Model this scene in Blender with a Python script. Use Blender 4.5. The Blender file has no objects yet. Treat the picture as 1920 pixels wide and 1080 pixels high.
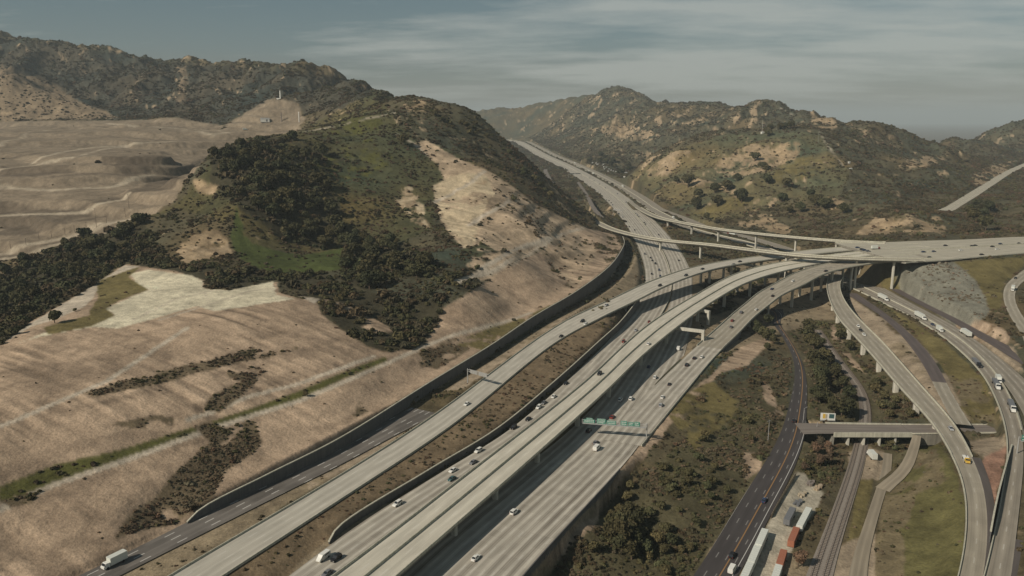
import bpy, bmesh, math, random
import numpy as np
from mathutils import Vector, Matrix
SC = bpy.context.scene
COL = SC.collection
rng = np.random.default_rng(7)
random.seed(7)
R = math.radians
# ------------------------------------------------------------------ camera model (metres; camera over the world origin)
FPX, PITCH, CH = 1500.0, R(11.86), 150.0
CP, SP = math.cos(PITCH), math.sin(PITCH)
SUN_TRAVEL = (0.84, 0.54)          # horizontal travel direction of the light
SUN_EL = R(36)

def ray(u, v):
    a = (u - 960.0) / FPX; b = (540.0 - v) / FPX
    return a, CP + b * SP, -SP + b * CP
def at_z(u, v, z):
    dx, dy, dz = ray(u, v); t = (z - CH) / dz
    return np.array((dx * t, dy * t, z))
def at_d(u, v, d):
    dx, dy, dz = ray(u, v); t = d / dy
    return np.array((dx * t, d, CH + dz * t))
def to_px(x, y, z):
    zc = y * CP - (z - CH) * SP
    yc = y * SP + (z - CH) * CP
    return 960 + FPX * x / zc, 540 - FPX * yc / zc

# ------------------------------------------------------------------ noise
def _hash(ix, iy, seed):
    h = (ix.astype(np.int64) * 374761393 + iy.astype(np.int64) * 668265263 + seed * 982451653) & 0xffffffff
    h = ((h ^ (h >> 13)) * 1274126177) & 0xffffffff
    return ((h ^ (h >> 16)) & 0xffff) / 65535.0
def vnoise(x, y, seed=0):
    ix = np.floor(x); iy = np.floor(y); fx = x - ix; fy = y - iy
    fx = fx * fx * fx * (fx * (fx * 6 - 15) + 10); fy = fy * fy * fy * (fy * (fy * 6 - 15) + 10)
    a = _hash(ix, iy, seed); b = _hash(ix + 1, iy, seed); c = _hash(ix, iy + 1, seed); d = _hash(ix + 1, iy + 1, seed)
    return (a + (b - a) * fx) * (1 - fy) + (c + (d - c) * fx) * fy
def fbm(x, y, scale, octv=4, seed=0, gain=0.5):
    s = np.zeros_like(x, dtype=float); amp = 1.0; tot = 0.0; f = 1.0 / scale
    for o in range(octv):
        ca, sa = math.cos(o * 1.3 + seed), math.sin(o * 1.3 + seed)
        s += amp * vnoise((x * ca - y * sa) * f, (x * sa + y * ca) * f, seed + o * 17); tot += amp
        amp *= gain; f *= 2.03
    return s / tot
def ridged(x, y, scale, octv=4, seed=0):
    s = np.zeros_like(x, dtype=float); amp = 1.0; tot = 0.0; f = 1.0 / scale
    for o in range(octv):
        ca, sa = math.cos(o * 1.1 + seed), math.sin(o * 1.1 + seed)
        n = vnoise((x * ca - y * sa) * f, (x * sa + y * ca) * f, seed + o * 31)
        s += amp * (1 - np.abs(2 * n - 1)); tot += amp; amp *= 0.5; f *= 2.1
    return s / tot
def sstep(a, b, x):
    t = np.clip((x - a) / (b - a), 0, 1); return t * t * (3 - 2 * t)

# ------------------------------------------------------------------ curves
def spline(pts, step):
    P = np.asarray(pts, float)
    if len(P) == 2:
        dense = P[0] + (P[1] - P[0]) * np.linspace(0, 1, 60)[:, None]
    else:
        Q = np.vstack([2 * P[0] - P[1], P, 2 * P[-1] - P[-2]]); out = []
        for i in range(1, len(Q) - 2):
            p0, p1, p2, p3 = Q[i - 1], Q[i], Q[i + 1], Q[i + 2]
            t0 = 0; t1 = t0 + np.linalg.norm(p1 - p0) ** .5 + 1e-6; t2 = t1 + np.linalg.norm(p2 - p1) ** .5 + 1e-6; t3 = t2 + np.linalg.norm(p3 - p2) ** .5 + 1e-6
            t = np.linspace(t1, t2, 40, endpoint=False)[:, None]
            A1 = (t1 - t) / (t1 - t0) * p0 + (t - t0) / (t1 - t0) * p1
            A2 = (t2 - t) / (t2 - t1) * p1 + (t - t1) / (t2 - t1) * p2
            A3 = (t3 - t) / (t3 - t2) * p2 + (t - t2) / (t3 - t2) * p3
            B1 = (t2 - t) / (t2 - t0) * A1 + (t - t0) / (t2 - t0) * A2
            B2 = (t3 - t) / (t3 - t1) * A2 + (t - t1) / (t3 - t1) * A3
            out.append((t2 - t) / (t2 - t1) * B1 + (t - t1) / (t2 - t1) * B2)
        dense = np.vstack(out + [P[-1:]])
    return resample(dense, step)
def resample(dense, step):
    L = np.r_[0, np.cumsum(np.linalg.norm(np.diff(dense[:, :2], axis=0), axis=1))]
    n = max(2, int(round(L[-1] / step)) + 1); s = np.linspace(0, L[-1], n)
    return np.stack([np.interp(s, L, dense[:, k]) for k in range(dense.shape[1])], 1)
def smooth(a, k, it=1):
    a = np.asarray(a, float)
    for _ in range(it):
        p = np.concatenate([np.repeat(a[:1], k, 0), a, np.repeat(a[-1:], k, 0)])
        ker = np.ones(2 * k + 1) / (2 * k + 1)
        if a.ndim == 1: b = np.convolve(p, ker, 'valid')
        else: b = np.stack([np.convolve(p[:, j], ker, 'valid') for j in range(a.shape[1])], 1)
        b[0], b[-1] = a[0], a[-1]; a = b
    return a
class Ribbon: pass
def make_ribbon(Lp, Rp, step=8.0, cap=99.0, sm=2):
    """Lp, Rp: edge points (u, v, z). Returns centre line, right normal, half width, height."""
    w = lambda P: [at_z(*p) if isinstance(p, tuple) else p for p in P]
    Lw = spline(w(Lp), 3.0); Rw = spline(w(Rp), 3.0)
    n = max(len(Lw), len(Rw)); t = np.linspace(0, 1, n)
    f = lambda A: np.stack([np.interp(t, np.linspace(0, 1, len(A)), A[:, k]) for k in range(3)], 1)
    C = resample((f(Lw) + f(Rw)) / 2, step)
    for it in range(3):
        T = np.gradient(C[:, :2], axis=0); T /= np.linalg.norm(T, axis=1)[:, None]
        N = np.stack([T[:, 1], -T[:, 0]], 1)
        dl = np.min(np.linalg.norm(C[:, None, :2] - Lw[None, :, :2], axis=2), 1)
        dr = np.min(np.linalg.norm(C[:, None, :2] - Rw[None, :, :2], axis=2), 1)
        sh = np.clip(smooth((dr - dl) / 2, 2, 2), -5, 5)
        if it < 2:
            C[:, :2] += N * (sh * np.r_[0.4, np.ones(len(C) - 2), 0.4])[:, None]; C = smooth(C, 1, sm); C = resample(C, step)
    zl_ = Lw[np.argmin(np.linalg.norm(C[:, None, :2] - Lw[None, :, :2], axis=2), 1), 2]
    zr_ = Rw[np.argmin(np.linalg.norm(C[:, None, :2] - Rw[None, :, :2], axis=2), 1), 2]
    return finish(C[:, :2], np.minimum(smooth((dl + dr) / 2, 3, 3), cap), smooth((zl_ + zr_) / 2, 3, 3))
def finish(C, hw, z):
    r = Ribbon(); r.c = C
    T = np.gradient(C, axis=0); T /= np.linalg.norm(T, axis=1)[:, None]
    r.t = T; r.n = np.stack([T[:, 1], -T[:, 0]], 1); r.hw = np.asarray(hw); r.z = np.asarray(z)
    r.s = np.r_[0, np.cumsum(np.linalg.norm(np.diff(C, axis=0), axis=1))]
    return r
def center_ribbon(pts, hw, step=8.0):
    W = spline([at_z(*p[:3]) for p in pts], step)
    return finish(W[:, :2], np.full(len(W), hw), smooth(W[:, 2], 2, 2))
def sub(r, a, b):
    q = Ribbon(); b = b + 1
    for k in ('c', 't', 'n', 'hw', 'z', 's'): setattr(q, k, getattr(r, k)[a:b])
    return q
def station(r, u, v):
    """nearest station of the ribbon to the pixel (found with the ribbon's own height)"""
    z = float(np.mean(r.z)); i = 0
    for _ in range(6):
        p = at_z(u, v, z); i = int(np.argmin(np.hypot(r.c[:, 0] - p[0], r.c[:, 1] - p[1]))); z = r.z[i]
    return i, p
def E(s, z):
    """edge list 'u,v u,v ...' with heights z (number or list)"""
    P = [tuple(float(q) for q in w.split(',')) for w in s.split()]
    if not isinstance(z, (list, tuple)): z = [z] * len(P)
    zz = np.interp(np.linspace(0, 1, len(P)), np.linspace(0, 1, len(z)), z) if len(z) != len(P) else z
    return [(p[0], p[1], h) for p, h in zip(P, zz)]

RB = {}
# A: old frontage road along the dark retaining wall
RB['A'] = make_ribbon(E('60,1122 160,1077 353,979 500,902 640,832 787,757', [1, 1, 1.3, 1.7, 2, 2.4]),
                      E('140,1120 233,1073 377,1003 520,930 640,872 800,782', [1, 1, 1.3, 1.7, 2, 2.4]))
# B: pale concrete carriageway, later a curved viaduct
RB['B'] = make_ribbon(E('250,1125 322,1080 640,893 820,776 940,687 1000,643 1045,614 1090,588 1140,563 1204,533 1302,500 1369,487 1420,479 1500,470 1570,464 1640,459 1735,458', [2, 2, 2.6, 3.4, 4, 4.6, 5.4, 6.6, 8.4, 11, 14.5, 16, 17, 18.5, 21, 24, 25.4]),
                      E('340,1130 420,1080 640,935 840,803 935,726 1000,672 1045,639 1090,613 1140,589 1191,567 1264,531 1347,504 1436,490 1500,483 1570,474 1640,466 1735,463', [2, 2, 2.6, 3.4, 4, 4.6, 5.4, 6.6, 8.4, 10.5, 14, 15.5, 17, 18.5, 21, 24, 25.4]), cap=9.5)
# centre of the freeway from the interchange up the valley, as world points
FAR = spline([at_z(*p) for p in E('1258,500 1240,467 1215,430 1179,390 1143,360 1108,337 1061,311 1018,291 983,271 968,265 938,262', [0, 0, 1, 3, 5, 7.5, 13, 22, 41, 44, 46])], 60.0)
FAR[:, 2] = smooth(FAR[:, 2], 2, 2)
def far(lat, d0=0.0, rev=False):
    """world points running along the valley, lat metres to the right of its centre, from distance d0 on"""
    T = np.gradient(FAR[:, :2], axis=0); T /= np.linalg.norm(T, axis=1)[:, None]; N = np.stack([T[:, 1], -T[:, 0]], 1)
    P = [np.array((*(FAR[i, :2] + N[i] * lat), FAR[i, 2])) for i in range(len(FAR)) if FAR[i, 1] > d0]
    return P[::-1] if rev else P
# C: left main carriageway, runs on up the valley
RB['C'] = make_ribbon(E('445,1155 540,1082 640,1003 807,898 940,817 1053,723 1138,642 1182,590 1203,555 1210,527 1208,500', 0) + far(-27, 960),
                      E('585,1155 690,1082 790,1003 930,895 1040,815 1130,725 1200,640 1240,590 1256,555 1259,527', 0) + far(-.8, 860), cap=19)
# E: right main carriageway
RB['E'] = make_ribbon(E('640,1150 720,1082 817,1003 955,895 1060,815 1146,725 1212,640 1247,590 1260,555 1261,527', 0) + far(.8, 860),
                      E('915,1150 980,1080 1023,1030 1147,897 1195,838 1240,770 1270,700 1290,640 1299,590 1297,552 1297,515', 0) + far(21, 900), cap=22)
# F: right hand ramp, leaves E and climbs
RB['F'] = make_ribbon(E('1090,880 1180,770 1255,698 1304,653 1333,627 1371,595 1413,560 1458,533 1500,510 1538,497 1590,486 1640,478 1735,473', [0.1, 0.1, 0.3, 1, 2, 4, 7, 11, 15, 18, 21, 24, 25.4]),
                      E('1165,880 1240,790 1282,738 1345,662 1389,620 1415,589 1444,573 1449,560 1500,533 1551,511 1593,501 1640,493 1735,487', [0.1, 0.1, 0.3, 1.5, 4, 6, 8, 9, 15, 18, 21, 24, 25.4]), cap=11)
# D: raised centre carriageways
RB['D'] = make_ribbon(E('520,1160 640,1073 860,902 1093,720 1216,609 1302,556 1369,520 1436,498 1500,489 1570,478 1640,469 1735,464', [7.6, 7.6, 8.2, 9.2, 10.2, 11.8, 13.3, 15.3, 17.5, 20.5, 24, 25.4]),
                      E('650,1160 743,1080 950,901 1150,720 1191,678 1273,611 1338,564 1413,524 1500,501 1570,487 1640,477 1735,472', [7.6, 7.6, 8.2, 9.2, 9.6, 10.6, 12, 14.4, 17.5, 20.5, 24, 25.4]))
# H: nearer flyover, I: farther flyover
RB['H'] = make_ribbon(E('1030,345 1056,377 1085,400 1120,411 1153,427 1236,447 1324,455 1413,466 1500,475 1589,480 1678,482 1730,483', [7, 7.5, 8, 8.5, 9.5, 12.5, 17, 22, 25, 26, 26, 26]),
                      E('1027,352 1052,385 1082,409 1113,420 1145,434 1236,453 1324,461 1413,472 1500,482 1589,487 1678,491 1726,491', [7, 7.5, 8, 8.5, 9.5, 12.5, 17, 22, 25, 26, 26, 26]), cap=5.5)
RB['I'] = make_ribbon(E('1172,365 1196,385 1240,406 1293,417 1347,427 1436,437 1500,443 1589,450 1660,453', [3, 5, 10, 15, 17, 20, 22, 24, 25.5]),
                      E('1168,369 1193,391 1236,412 1293,423 1347,433 1436,443 1500,449 1589,456 1660,458', [3, 5, 10, 15, 17, 20, 22, 24, 25.5]), cap=5.2)
RB['J'] = make_ribbon(E('1630,457.5 1722,452 1790,450 1856,447 1920,444 2020,440', [24.1, 25.5, 26, 26, 26, 26]),
                      E('1630,495 1724,490 1789,485 1856,480 1920,475 2020,467', [24.1, 25.5, 26, 26, 26, 26]))
# truck road (T) that turns into the double carriageway K on the right
K3 = '1236,410 1291,436 1391,458 1479,494 1602,542 1656,569 1716,598 1767,631 1811,667 1847,707 1870,751 1885,795 1893,847 1880,933 1867,1007 1850,1080 1825,1180'
ZK = [2, 2, 1, 0, -2, -2, -2, -2, -1, 0, 1, 1, 1, 0, -1, -2, -3]
RB['Ta'] = make_ribbon(far(30, 1330, True) + E(K3, ZK),
                       far(42, 1330, True) + E('1262,404 1308,427 1405,452 1500,486 1616,538 1678,567 1735,597 1792,631 1834,666 1868,704 1893,745 1910,790 1919,847 1913,933 1904,1007 1897,1080 1880,1180', ZK), cap=7.5)
RB['Tb'] = make_ribbon(far(43.5, 1330, True) + E('1263,403 1309,426 1407,451 1502,485 1618,537 1680,566 1738,597 1795,631 1838,666 1872,704 1900,742 1925,790 1940,847 1940,933', ZK[:14]),
                       far(58, 1330, True) + E('1300,412 1340,427 1425,446 1525,478 1640,531 1711,570 1778,604 1822,633 1878,673 1920,709 1955,745 1980,790 1998,847 2000,933', ZK[:14]), cap=8.5)
RB['K1'] = make_ribbon(E('1553,515 1550,538 1560,569 1582,609 1611,638 1656,689 1700,740 1736,778 1763,810 1783,847 1807,897 1817,953 1812,1020 1802,1080 1780,1170', [9, 7.5, 6, 4.5, 3.5, 2.5, 1.8, 1, .5, 0, -1, -2, -3, -4, -5]),
                       E('1578,513 1573,533 1580,560 1605,593 1636,624 1680,672 1724,722 1760,762 1787,795 1812,837 1837,890 1850,953 1852,1020 1843,1080 1825,1170', [9, 7.5, 6, 4.5, 3.5, 2.5, 1.8, 1, .5, 0, -1, -2, -3, -4, -5]), cap=7.2)
RB['K2'] = make_ribbon(E('1589,553 1629,577 1665,603 1700,639 1736,693 1763,745 1793,798', -2.5), E('1593,547 1636,571 1678,602 1715,632 1752,676 1784,738 1820,795', -2.5))
RB['K4'] = make_ribbon(E('1650,532 1722,571 1785,602 1830,630 1890,662 1940,690', [-1.5, -1.5, -1, 0, 1, 1]), E('1660,528 1740,571 1800,600 1850,627 1900,652 1950,676', [-1, -1, -1, 0, 1, 1]))
RB['L'] = make_ribbon(E('1990,470 1920,509 1890,530 1881,550 1888,580 1920,628 1960,670', [20, 16, 14, 12, 9, 5, 3]), E('2000,485 1930,520 1907,538 1901,553 1906,576 1930,612 1975,655', [20, 16, 14, 12, 9, 5, 3]), cap=7)
RB['M'] = make_ribbon(E('1245,1160 1303,1078 1382,950 1465,812 1478,765 1490,715 1486,667 1460,620 1440,590 1420,570', [-13, -13, -11.5, -8, -7, -6, -5.5, -5, -5, -5]),
                      E('1330,1160 1387,1075 1446,965 1494,866 1510,800 1513,740 1508,690 1492,655 1466,615 1445,590', [-13, -13, -11.5, -8, -7, -6, -5.5, -5, -5, -5]))
RB['N'] = make_ribbon(E('1496,794 1553,795 1650,796 1747,797 1883,797 1925,798', [-6.5, -6, -5.5, -5.5, -5.5, -5.5]), E('1500,815 1530,812 1650,813 1770,813 1883,811 1925,810', [-6.5, -6, -5.5, -5.5, -5.5, -5.5]))
RB['RR'] = make_ribbon(E('1480,1160 1512,1080 1556,970 1588,880 1600,840 1610,792 1612,760 1602,725 1575,690 1548,650 1530,620', [-14.5, -14, -13.3, -12.5, -12.3, -12, -12, -11.5, -11, -10, -9]),
                       E('1545,1160 1560,1080 1590,970 1618,880 1626,840 1634,792 1630,755 1614,722 1584,684 1556,645 1537,617', [-14.5, -14, -13.3, -12.5, -12.3, -12, -12, -11.5, -11, -10, -9]))
RB['P'] = make_ribbon(E('1580,1150 1595,1060 1622,985 1640,925 1655,880 1657,850', [-14.3, -14, -13.5, -13, -12.5, -12.3]), E('1625,1150 1625,1060 1640,985 1659,925 1672,880 1672,850', [-14.3, -14, -13.5, -13, -12.5, -12.3]))
RB['P2'] = make_ribbon(E('1652,912 1672,897 1692,872 1703,840 1712,816', [-13, -12, -10, -8, -6]), E('1660,926 1690,908 1712,878 1722,842 1727,817', [-13, -12, -10, -8, -6]))
# small roads on the left hillside and beside the main road
RB['OR'] = make_ribbon(E('1018,318 1030,345 1056,377', [8, 7.5, 7.2]), E('1024,317 1040,345 1064,372', [8, 7.5, 7.2]), cap=6)
RB['OX'] = make_ribbon(E('1080,341 1095,362 1106,385 1121,409', [6, 5, 6, 8]), E('1086,341 1101,362 1114,385 1133,411', [6, 5, 6, 8]), cap=5)
RB['Z'] = make_ribbon(E('1765,393 1800,372 1845,342 1885,315 1935,292', [33, 33, 34, 36, 42]), E('1784,397 1825,372 1870,345 1905,325 1955,305', [33, 33, 34, 36, 42]), cap=8.5)
def extend(r, start=0.0, end=0.0, step=8.0):
    """carry a road straight on beyond the edge of view"""
    C, hw, z = r.c, r.hw, r.z
    if start:
        n = int(start / step); k = np.arange(n, 0, -1)[:, None] * step; C = np.vstack([C[0] - r.t[2] * k, C]); hw = np.r_[np.full(n, hw[0]), hw]; z = np.r_[np.full(n, z[0]), z]
    if end:
        n = int(end / step); k = np.arange(1, n + 1)[:, None] * step; C = np.vstack([C, C[-1] + r.t[-3] * k]); hw = np.r_[hw, np.full(n, hw[-1])]; z = np.r_[z, np.full(n, z[-1])]
    return finish(C, hw, z)
for k_ in ('A', 'B', 'C', 'D', 'E', 'M', 'RR', 'P'): RB[k_] = extend(RB[k_], start=110)
for k_ in ('Ta', 'K1'): RB[k_] = extend(RB[k_], end=110)
RB['Tb'] = extend(RB['Tb'], end=160); RB['J'] = extend(RB['J'], end=200); RB['L'] = extend(RB['L'], start=60, end=60)
# ------------------------------------------------------------------ retaining walls (top edge seen in the photograph, height h, foot zb)
WALLS = {}
def wall_line(key, pts, step=5.0):
    W = spline([np.r_[at_z(u, v, zb + h), zb] for u, v, zb, h in pts], step)     # x y ztop zfoot
    r = finish(W[:, :2], np.zeros(len(W)), W[:, 2]); r.zb = W[:, 3]; WALLS[key] = r
wall_line('W1', [(352, 981, 1.3, .4), (377, 957, 1.3, 2.6), (500, 893, 1.8, 4), (633, 826, 2, 5), (807, 718, 2.6, 5.6), (923, 647, 3.4, 6.2), (1000, 595, 4, 7.5), (1080, 548, 4, 9.5), (1140, 503, 3, 11.5), (1163, 474, 1.5, 11), (1171, 455, 1.5, 9), (1168, 444, 2.5, 7)])
wall_line('W2', [(618, 1018, 0, .3), (634, 992, 0, 2), (800, 886, 0, 2.2), (930, 807, 0, 2.6), (1043, 714, 0, 3), (1125, 640, 0, 4), (1160, 608, 0, 5), (1185, 578, 0, 6.5), (1200, 556, 0, 7)])
wall_line('W4', [(1896, 835, .2, 1), (1885, 872, -.2, 3.2), (1872, 920, -.8, 4), (1862, 965, -1.2, 4), (1856, 998, -1.6, 3)])

# ------------------------------------------------------------------ terrain: measured heights -> smooth surface in (azimuth, log distance)
CT = []   # x, y, z, roughness
def cz(s, z, rug=0.0):
    rug *= .45 if rug < 1 else 1
    P = [tuple(float(q) for q in w.split(',')) for w in s.split()]
    zz = z if isinstance(z, (list, tuple)) else [z]
    zz = np.interp(np.linspace(0, 1, len(P)), np.linspace(0, 1, len(zz)), zz)
    for (u, v), h in zip(P, zz): CT.append((*at_z(u, v, h), rug))
def cd(s, d, rug=0.0, back=0.0):
    P = [tuple(float(q) for q in w.split(',')) for w in s.split()]
    dd = d if isinstance(d, (list, tuple)) else [d]
    dd = np.interp(np.linspace(0, 1, len(P)), np.linspace(0, 1, len(dd)), dd)
    for (u, v), h in zip(P, dd):
        p = at_d(u, v, h); CT.append((*p, rug))
        if back:
            k = 1.28; q = p * k; zz = min(p[2], CH + (p[2] - CH) * k) - back * h
            CT.append((q[0], q[1], zz, rug))
# far left ridge
cd('-260,70 -120,68 0,74 60,81 120,93 190,101 260,110 330,122 390,131 460,136 530,138 600,142 655,151', [2700, 2600, 2550, 2450, 2350, 2200, 2000], 16, .12)
cd('-150,130 0,140 100,150 200,155 300,165 400,170 500,170 600,180', [2350, 2200, 2050, 1850], 20)
cd('-100,200 100,190 200,200 300,205 400,205 640,200 660,175', [2100, 2050, 1900, 1700], 16)
cd('-100,226 0,226 110,224 220,222 330,216 420,235', [1900, 1850, 1800, 1600], 3)
cd('20,130 90,165 150,190 200,215', [2050, 2000, 1900], 10)
cd('470,222 525,184 570,212', [1560, 1600, 1560], 5); cd('500,246 560,238', 1450, 2)
cd('700,163 730,171', [1650, 1500], 8, .1)
# landfill
cd('-200,245 0,246 150,244 300,240 420,244', [1500, 1500, 1450], .8)
cd('-200,300 0,300 150,290 300,285 420,270', [1120, 1100, 1080, 1065], .7)
cd('-200,380 0,375 120,365 250,350 360,325', [900, 890, 890, 905], .7)
cd('-200,440 0,430 100,415 180,405 270,390', [815, 800, 795, 800], 1)
cd('-200,520 0,472 100,448 180,428 262,405', [705, 745, 765, 785], 0.6)
cd('-200,545 0,490 100,462 180,440', [680, 722, 742, 765], 0.6)
# canyon with dark trees
cd('-200,650 0,560 90,520 170,495 230,480', [560, 605, 640, 680, 692], 3)
cz('-200,760 0,620 60,590 130,545 200,510', [19, 21, 26, 32], 3)
# graded plateau and cut slopes next to the road
cz('80,600 150,570 230,505 300,560 250,590 380,540 500,535 400,580', 34, .2)
cz('0,650 100,630 220,618 400,610 580,565', [33, 33.6, 33.8, 34], .2)
cz('0,720 150,690 300,660 450,640 600,600 660,620', [29, 29, 28.5, 27.5, 28, 24], .3)
cz('0,800 200,760 350,720 500,680 620,670 720,655', [24.5, 24.5, 23.5, 22, 20, 18], .4)
cz('0,880 200,830 400,770 560,720 700,668', [18, 18, 17.5, 17, 16.3], .3)
cz('0,925 110,890 230,850 400,790 560,735 690,685 790,645 850,625 950,602', [14.2, 14.2, 14.2, 14.2, 14.4, 14.6, 14.6, 14, 12.5], .1)
cz('0,945 110,905 230,865 400,803 560,750 690,697 790,655', [14, 14, 14, 14, 14.2, 14.3, 14.3], .1)
cz('0,1010 120,985 280,940 420,880 560,810 700,750', [7.6, 7.8, 7.6, 7.8, 8.4, 10], .3)
cz('-100,1120 0,1085 100,1050 230,1010 330,975', [4, 4, 3.5, 3, 2.5], .4)
cz('-400,1050 -400,900', [28, 40], .5); cz('-300,1200 -100,1250', [8, 4], .4)
# main hill
cz('430,480', 41, 2); cd('480,510 560,460 640,470 600,500', [610, 715, 710, 640], 2)
cd('330,470 300,440 380,400 350,430', [665, 705, 750, 720], 5)
cd('250,408 300,400 340,385 370,345', [760, 765, 780, 810], 2)
cd('380,320 400,295 450,270 520,255 565,245', [820, 860, 930, 985, 1040], 4, .03)
cd('450,380 540,350 480,310 560,300', [730, 790, 830, 880], 5)
cd('620,280 680,240 600,250 740,212 700,215', [960, 1060, 1040, 1110, 1150], 5)
cd('640,400 700,350 720,290 640,340', [790, 860, 965, 890], 5)
cd('700,500 760,470 690,440 640,520', [645, 690, 740, 605], 3)
cd('760,400 800,450', [800, 710], 5)
cd('700,560 640,560 780,600 740,630', [548, 540, 522, 482], 2)
cd('760,179 800,188 835,197 870,210 900,224', [1260, 1240, 1220, 1200, 1180], 6, .12)
cd('930,255 970,286 1004,325 1040,370 1056,398', [1170, 1150, 1120, 1080, 1050], 5, .06)
cd('850,480 850,400 800,340 790,272 860,330', [640, 790, 920, 1030, 930], 3)
cd('900,310 960,370 1000,420 1060,430 1000,345 940,470 1090,445 1060,400', [970, 870, 790, 900, 990, 685, 890, 1000], 1.2); cd('1000,500 1060,500 1060,460', [670, 740, 830], .8)
cd('880,250 930,300', [1120, 1080], 5); cd('850,530 900,540 960,500 870,580', [570, 580, 640, 530], 1)
cz('1100,470 1040,520 960,570 880,620', [17, 15, 13, 11.5], .5)
cz('1112,424 1130,440 1150,440', [9.5, 12, 11], .8)
# right hand hills
cd('870,222 905,221 960,215 1000,204 1030,196 1060,188 1085,185 1110,181 1140,172 1160,167 1185,172 1215,187 1250,197 1290,199 1330,200 1365,206 1400,203 1440,207 1470,203 1520,203 1560,214', [5300, 5300, 5200, 4900, 4750, 4600, 4450, 4300, 4150, 4000, 3850, 3600, 3350, 3150, 3000, 2850, 2700, 2600, 2500, 2350, 2200], 13, .1)
cd('1572,238 1578,250 1612,246 1640,240 1680,253 1720,264 1770,262 1840,246 1920,256 2050,250', [2180, 2000, 1950, 1850, 1900, 2050, 2350, 2700, 2800, 2800], 12, .1)
cd('1000,232 1060,238 1100,222 1150,212 1200,212', [4500, 4000, 3900, 3650, 3350], 20)
cd('1070,262 1110,258 1150,236 1200,246 1260,232 1350,222', [3500, 3200, 3050, 2850, 2800, 2600], 18)
cd('1180,262 1230,268 1290,240 1320,232 1400,222', [2650, 2500, 2500, 2450, 2400], 18)
cd('1100,298 1150,293 1185,318 1130,279 1170,285', [2520, 2350, 2080, 2900, 2550], 10)
cd('1210,300 1300,262 1360,250 1430,244 1500,243 1540,244', [1800, 1800, 1780, 1720, 1650, 1640], 8, .02)
cd('1215,325 1260,300 1340,290 1420,275 1500,280', [1650, 1650, 1600, 1580, 1520], 10)
cd('1250,355 1300,340 1380,325 1450,335 1530,320', [1470, 1450, 1430, 1350, 1370], 11)
cd('1300,395 1350,385 1420,375 1500,380 1560,350', [1250, 1260, 1230, 1180, 1250], 9)
cd('1340,418 1400,418 1470,420 1540,425', [1130, 1120, 1090, 1030], 5)
cd('1600,280 1640,300 1600,340 1650,360', [1560, 1520, 1300, 1230], 10)
cd('1560,400 1620,410 1650,395 1700,410 1760,425', [1090, 1020, 1030, 960, 930], 7)
cd('1700,300 1760,330 1720,350 1800,296 1865,275', [1650, 1450, 1350, 1800, 2350], 12)
cd('1740,385 1830,400 1900,380 1880,420 1980,400', [1180, 1120, 1150, 1020, 1050], 5)
cz('1680,447 1760,441 1830,438 1900,434', 26, 1)
for q_ in range(-50, 46, 4):
    CT.append((7000 * math.sin(q_ / 57.3), 7000 * math.cos(q_ / 57.3), -30, 0))
    if not -6 < q_ < 8: CT.append((6200 * math.sin(q_ / 57.3), 6200 * math.cos(q_ / 57.3), -20, 0))
cz('1556,584 1566,607 1581,631 1602,660 1634,687 1672,730 1712,773 1742,800', -12, .2)
# valley floor, right
cz('1255,420 1290,430 1340,445', [4, 4, 3], 1); cz('1240,450 1290,470 1330,500 1320,540', [3, 1, 0, -1], .5)
cz('1380,520 1440,530 1480,560 1420,590 1400,640', [0, -1, -4, -4, -2], .8)
cz('1350,680 1300,740 1250,800 1190,860', [-.5, -.5, -.8, -1.5], .4)
cz('1360,720 1400,700 1300,820 1420,740', [-1, -1.5, -4, -4], 1.5)
cz('1165,920 1110,990 1050,1060 1000,1130', [-8, -8.5, -9, -10], .6)
cz('1250,950 1200,1050 1330,900 1300,1000 1400,820', [-8, -11, -8, -11, -7], 1.5)
cz('1560,700 1560,640 1590,760 1540,740 1600,690 1640,740 1680,770 1590,620', [-9, -9, -9.5, -8, -11, -11.5, -11, -10], .8)
cz('1520,560 1560,580 1540,600', [-6, -7, -8], .8)
cz('1520,850 1560,840 1660,850 1690,830', [-10.5, -11.5, -11, -8.5], .6)
cz('1440,1040 1480,960 1500,900 1530,960 1500,1060', [-13.3, -12.5, -11.5, -13, -13.8], .1)
cz('1590,960 1570,1040 1690,900 1740,860 1700,1000 1760,1000 1680,1080', [-13, -14, -10.5, -8, -11, -8, -12.5], .4)
cz('1790,960 1780,1060 1770,860', [-5.5, -7, -5.5], .4)
cz('1860,960 1855,900 1850,860 1870,860 1830,830', [-1.5, .5, .5, 1, -1], .2)
cz('1640,600 1680,650 1720,700 1760,760 1610,580', [-2.5, -2.8, -2.8, -2.5, -2.5], .2)
cz('1700,620 1760,660 1800,700 1840,750 1820,785 1780,720', [-3, -2.5, -2, -3, -5, -3], .4)
cz('1840,800 1820,832 1862,834 1800,828', [-5.5, -9, -9, -9], .3)
cz('1680,535 1730,555 1780,580 1830,600', [3, 5, 6, 5], .8)
cz('1700,505 1740,498 1790,500 1850,500 1900,490', [16, 22, 22, 21, 20], .8)
cz('1640,515 1600,520', [6, 0], .8)
cz('1870,560 1840,550 1860,620 1900,650 1915,580 1850,590', [12, 12, 4, 3, 8, 7], .6)
cz('2000,560 2000,700 2050,900 2000,1100', [8, 3, 2, -2], .5)
for x, y, z in ((-900, 200, 60), (-300, 90, 12), (0, 90, -3), (120, 90, -14), (300, 120, -8), (600, 250, 5), (900, 500, 20), (1400, 1000, 60), (-1300, 700, 60)): CT.append((x, y, z, .5))
def road_ctl(key, a=0, b=None, every=5, rug=0.0, off=2.5, sides=(-1, 1)):
    r = RB[key]; b = len(r.z) if b is None else b
    for i in range(a, b, every):
        for sd in sides:
            p = r.c[i] + sd * r.n[i] * (r.hw[i] + off); CT.append((p[0], p[1], r.z[i], rug))
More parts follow.
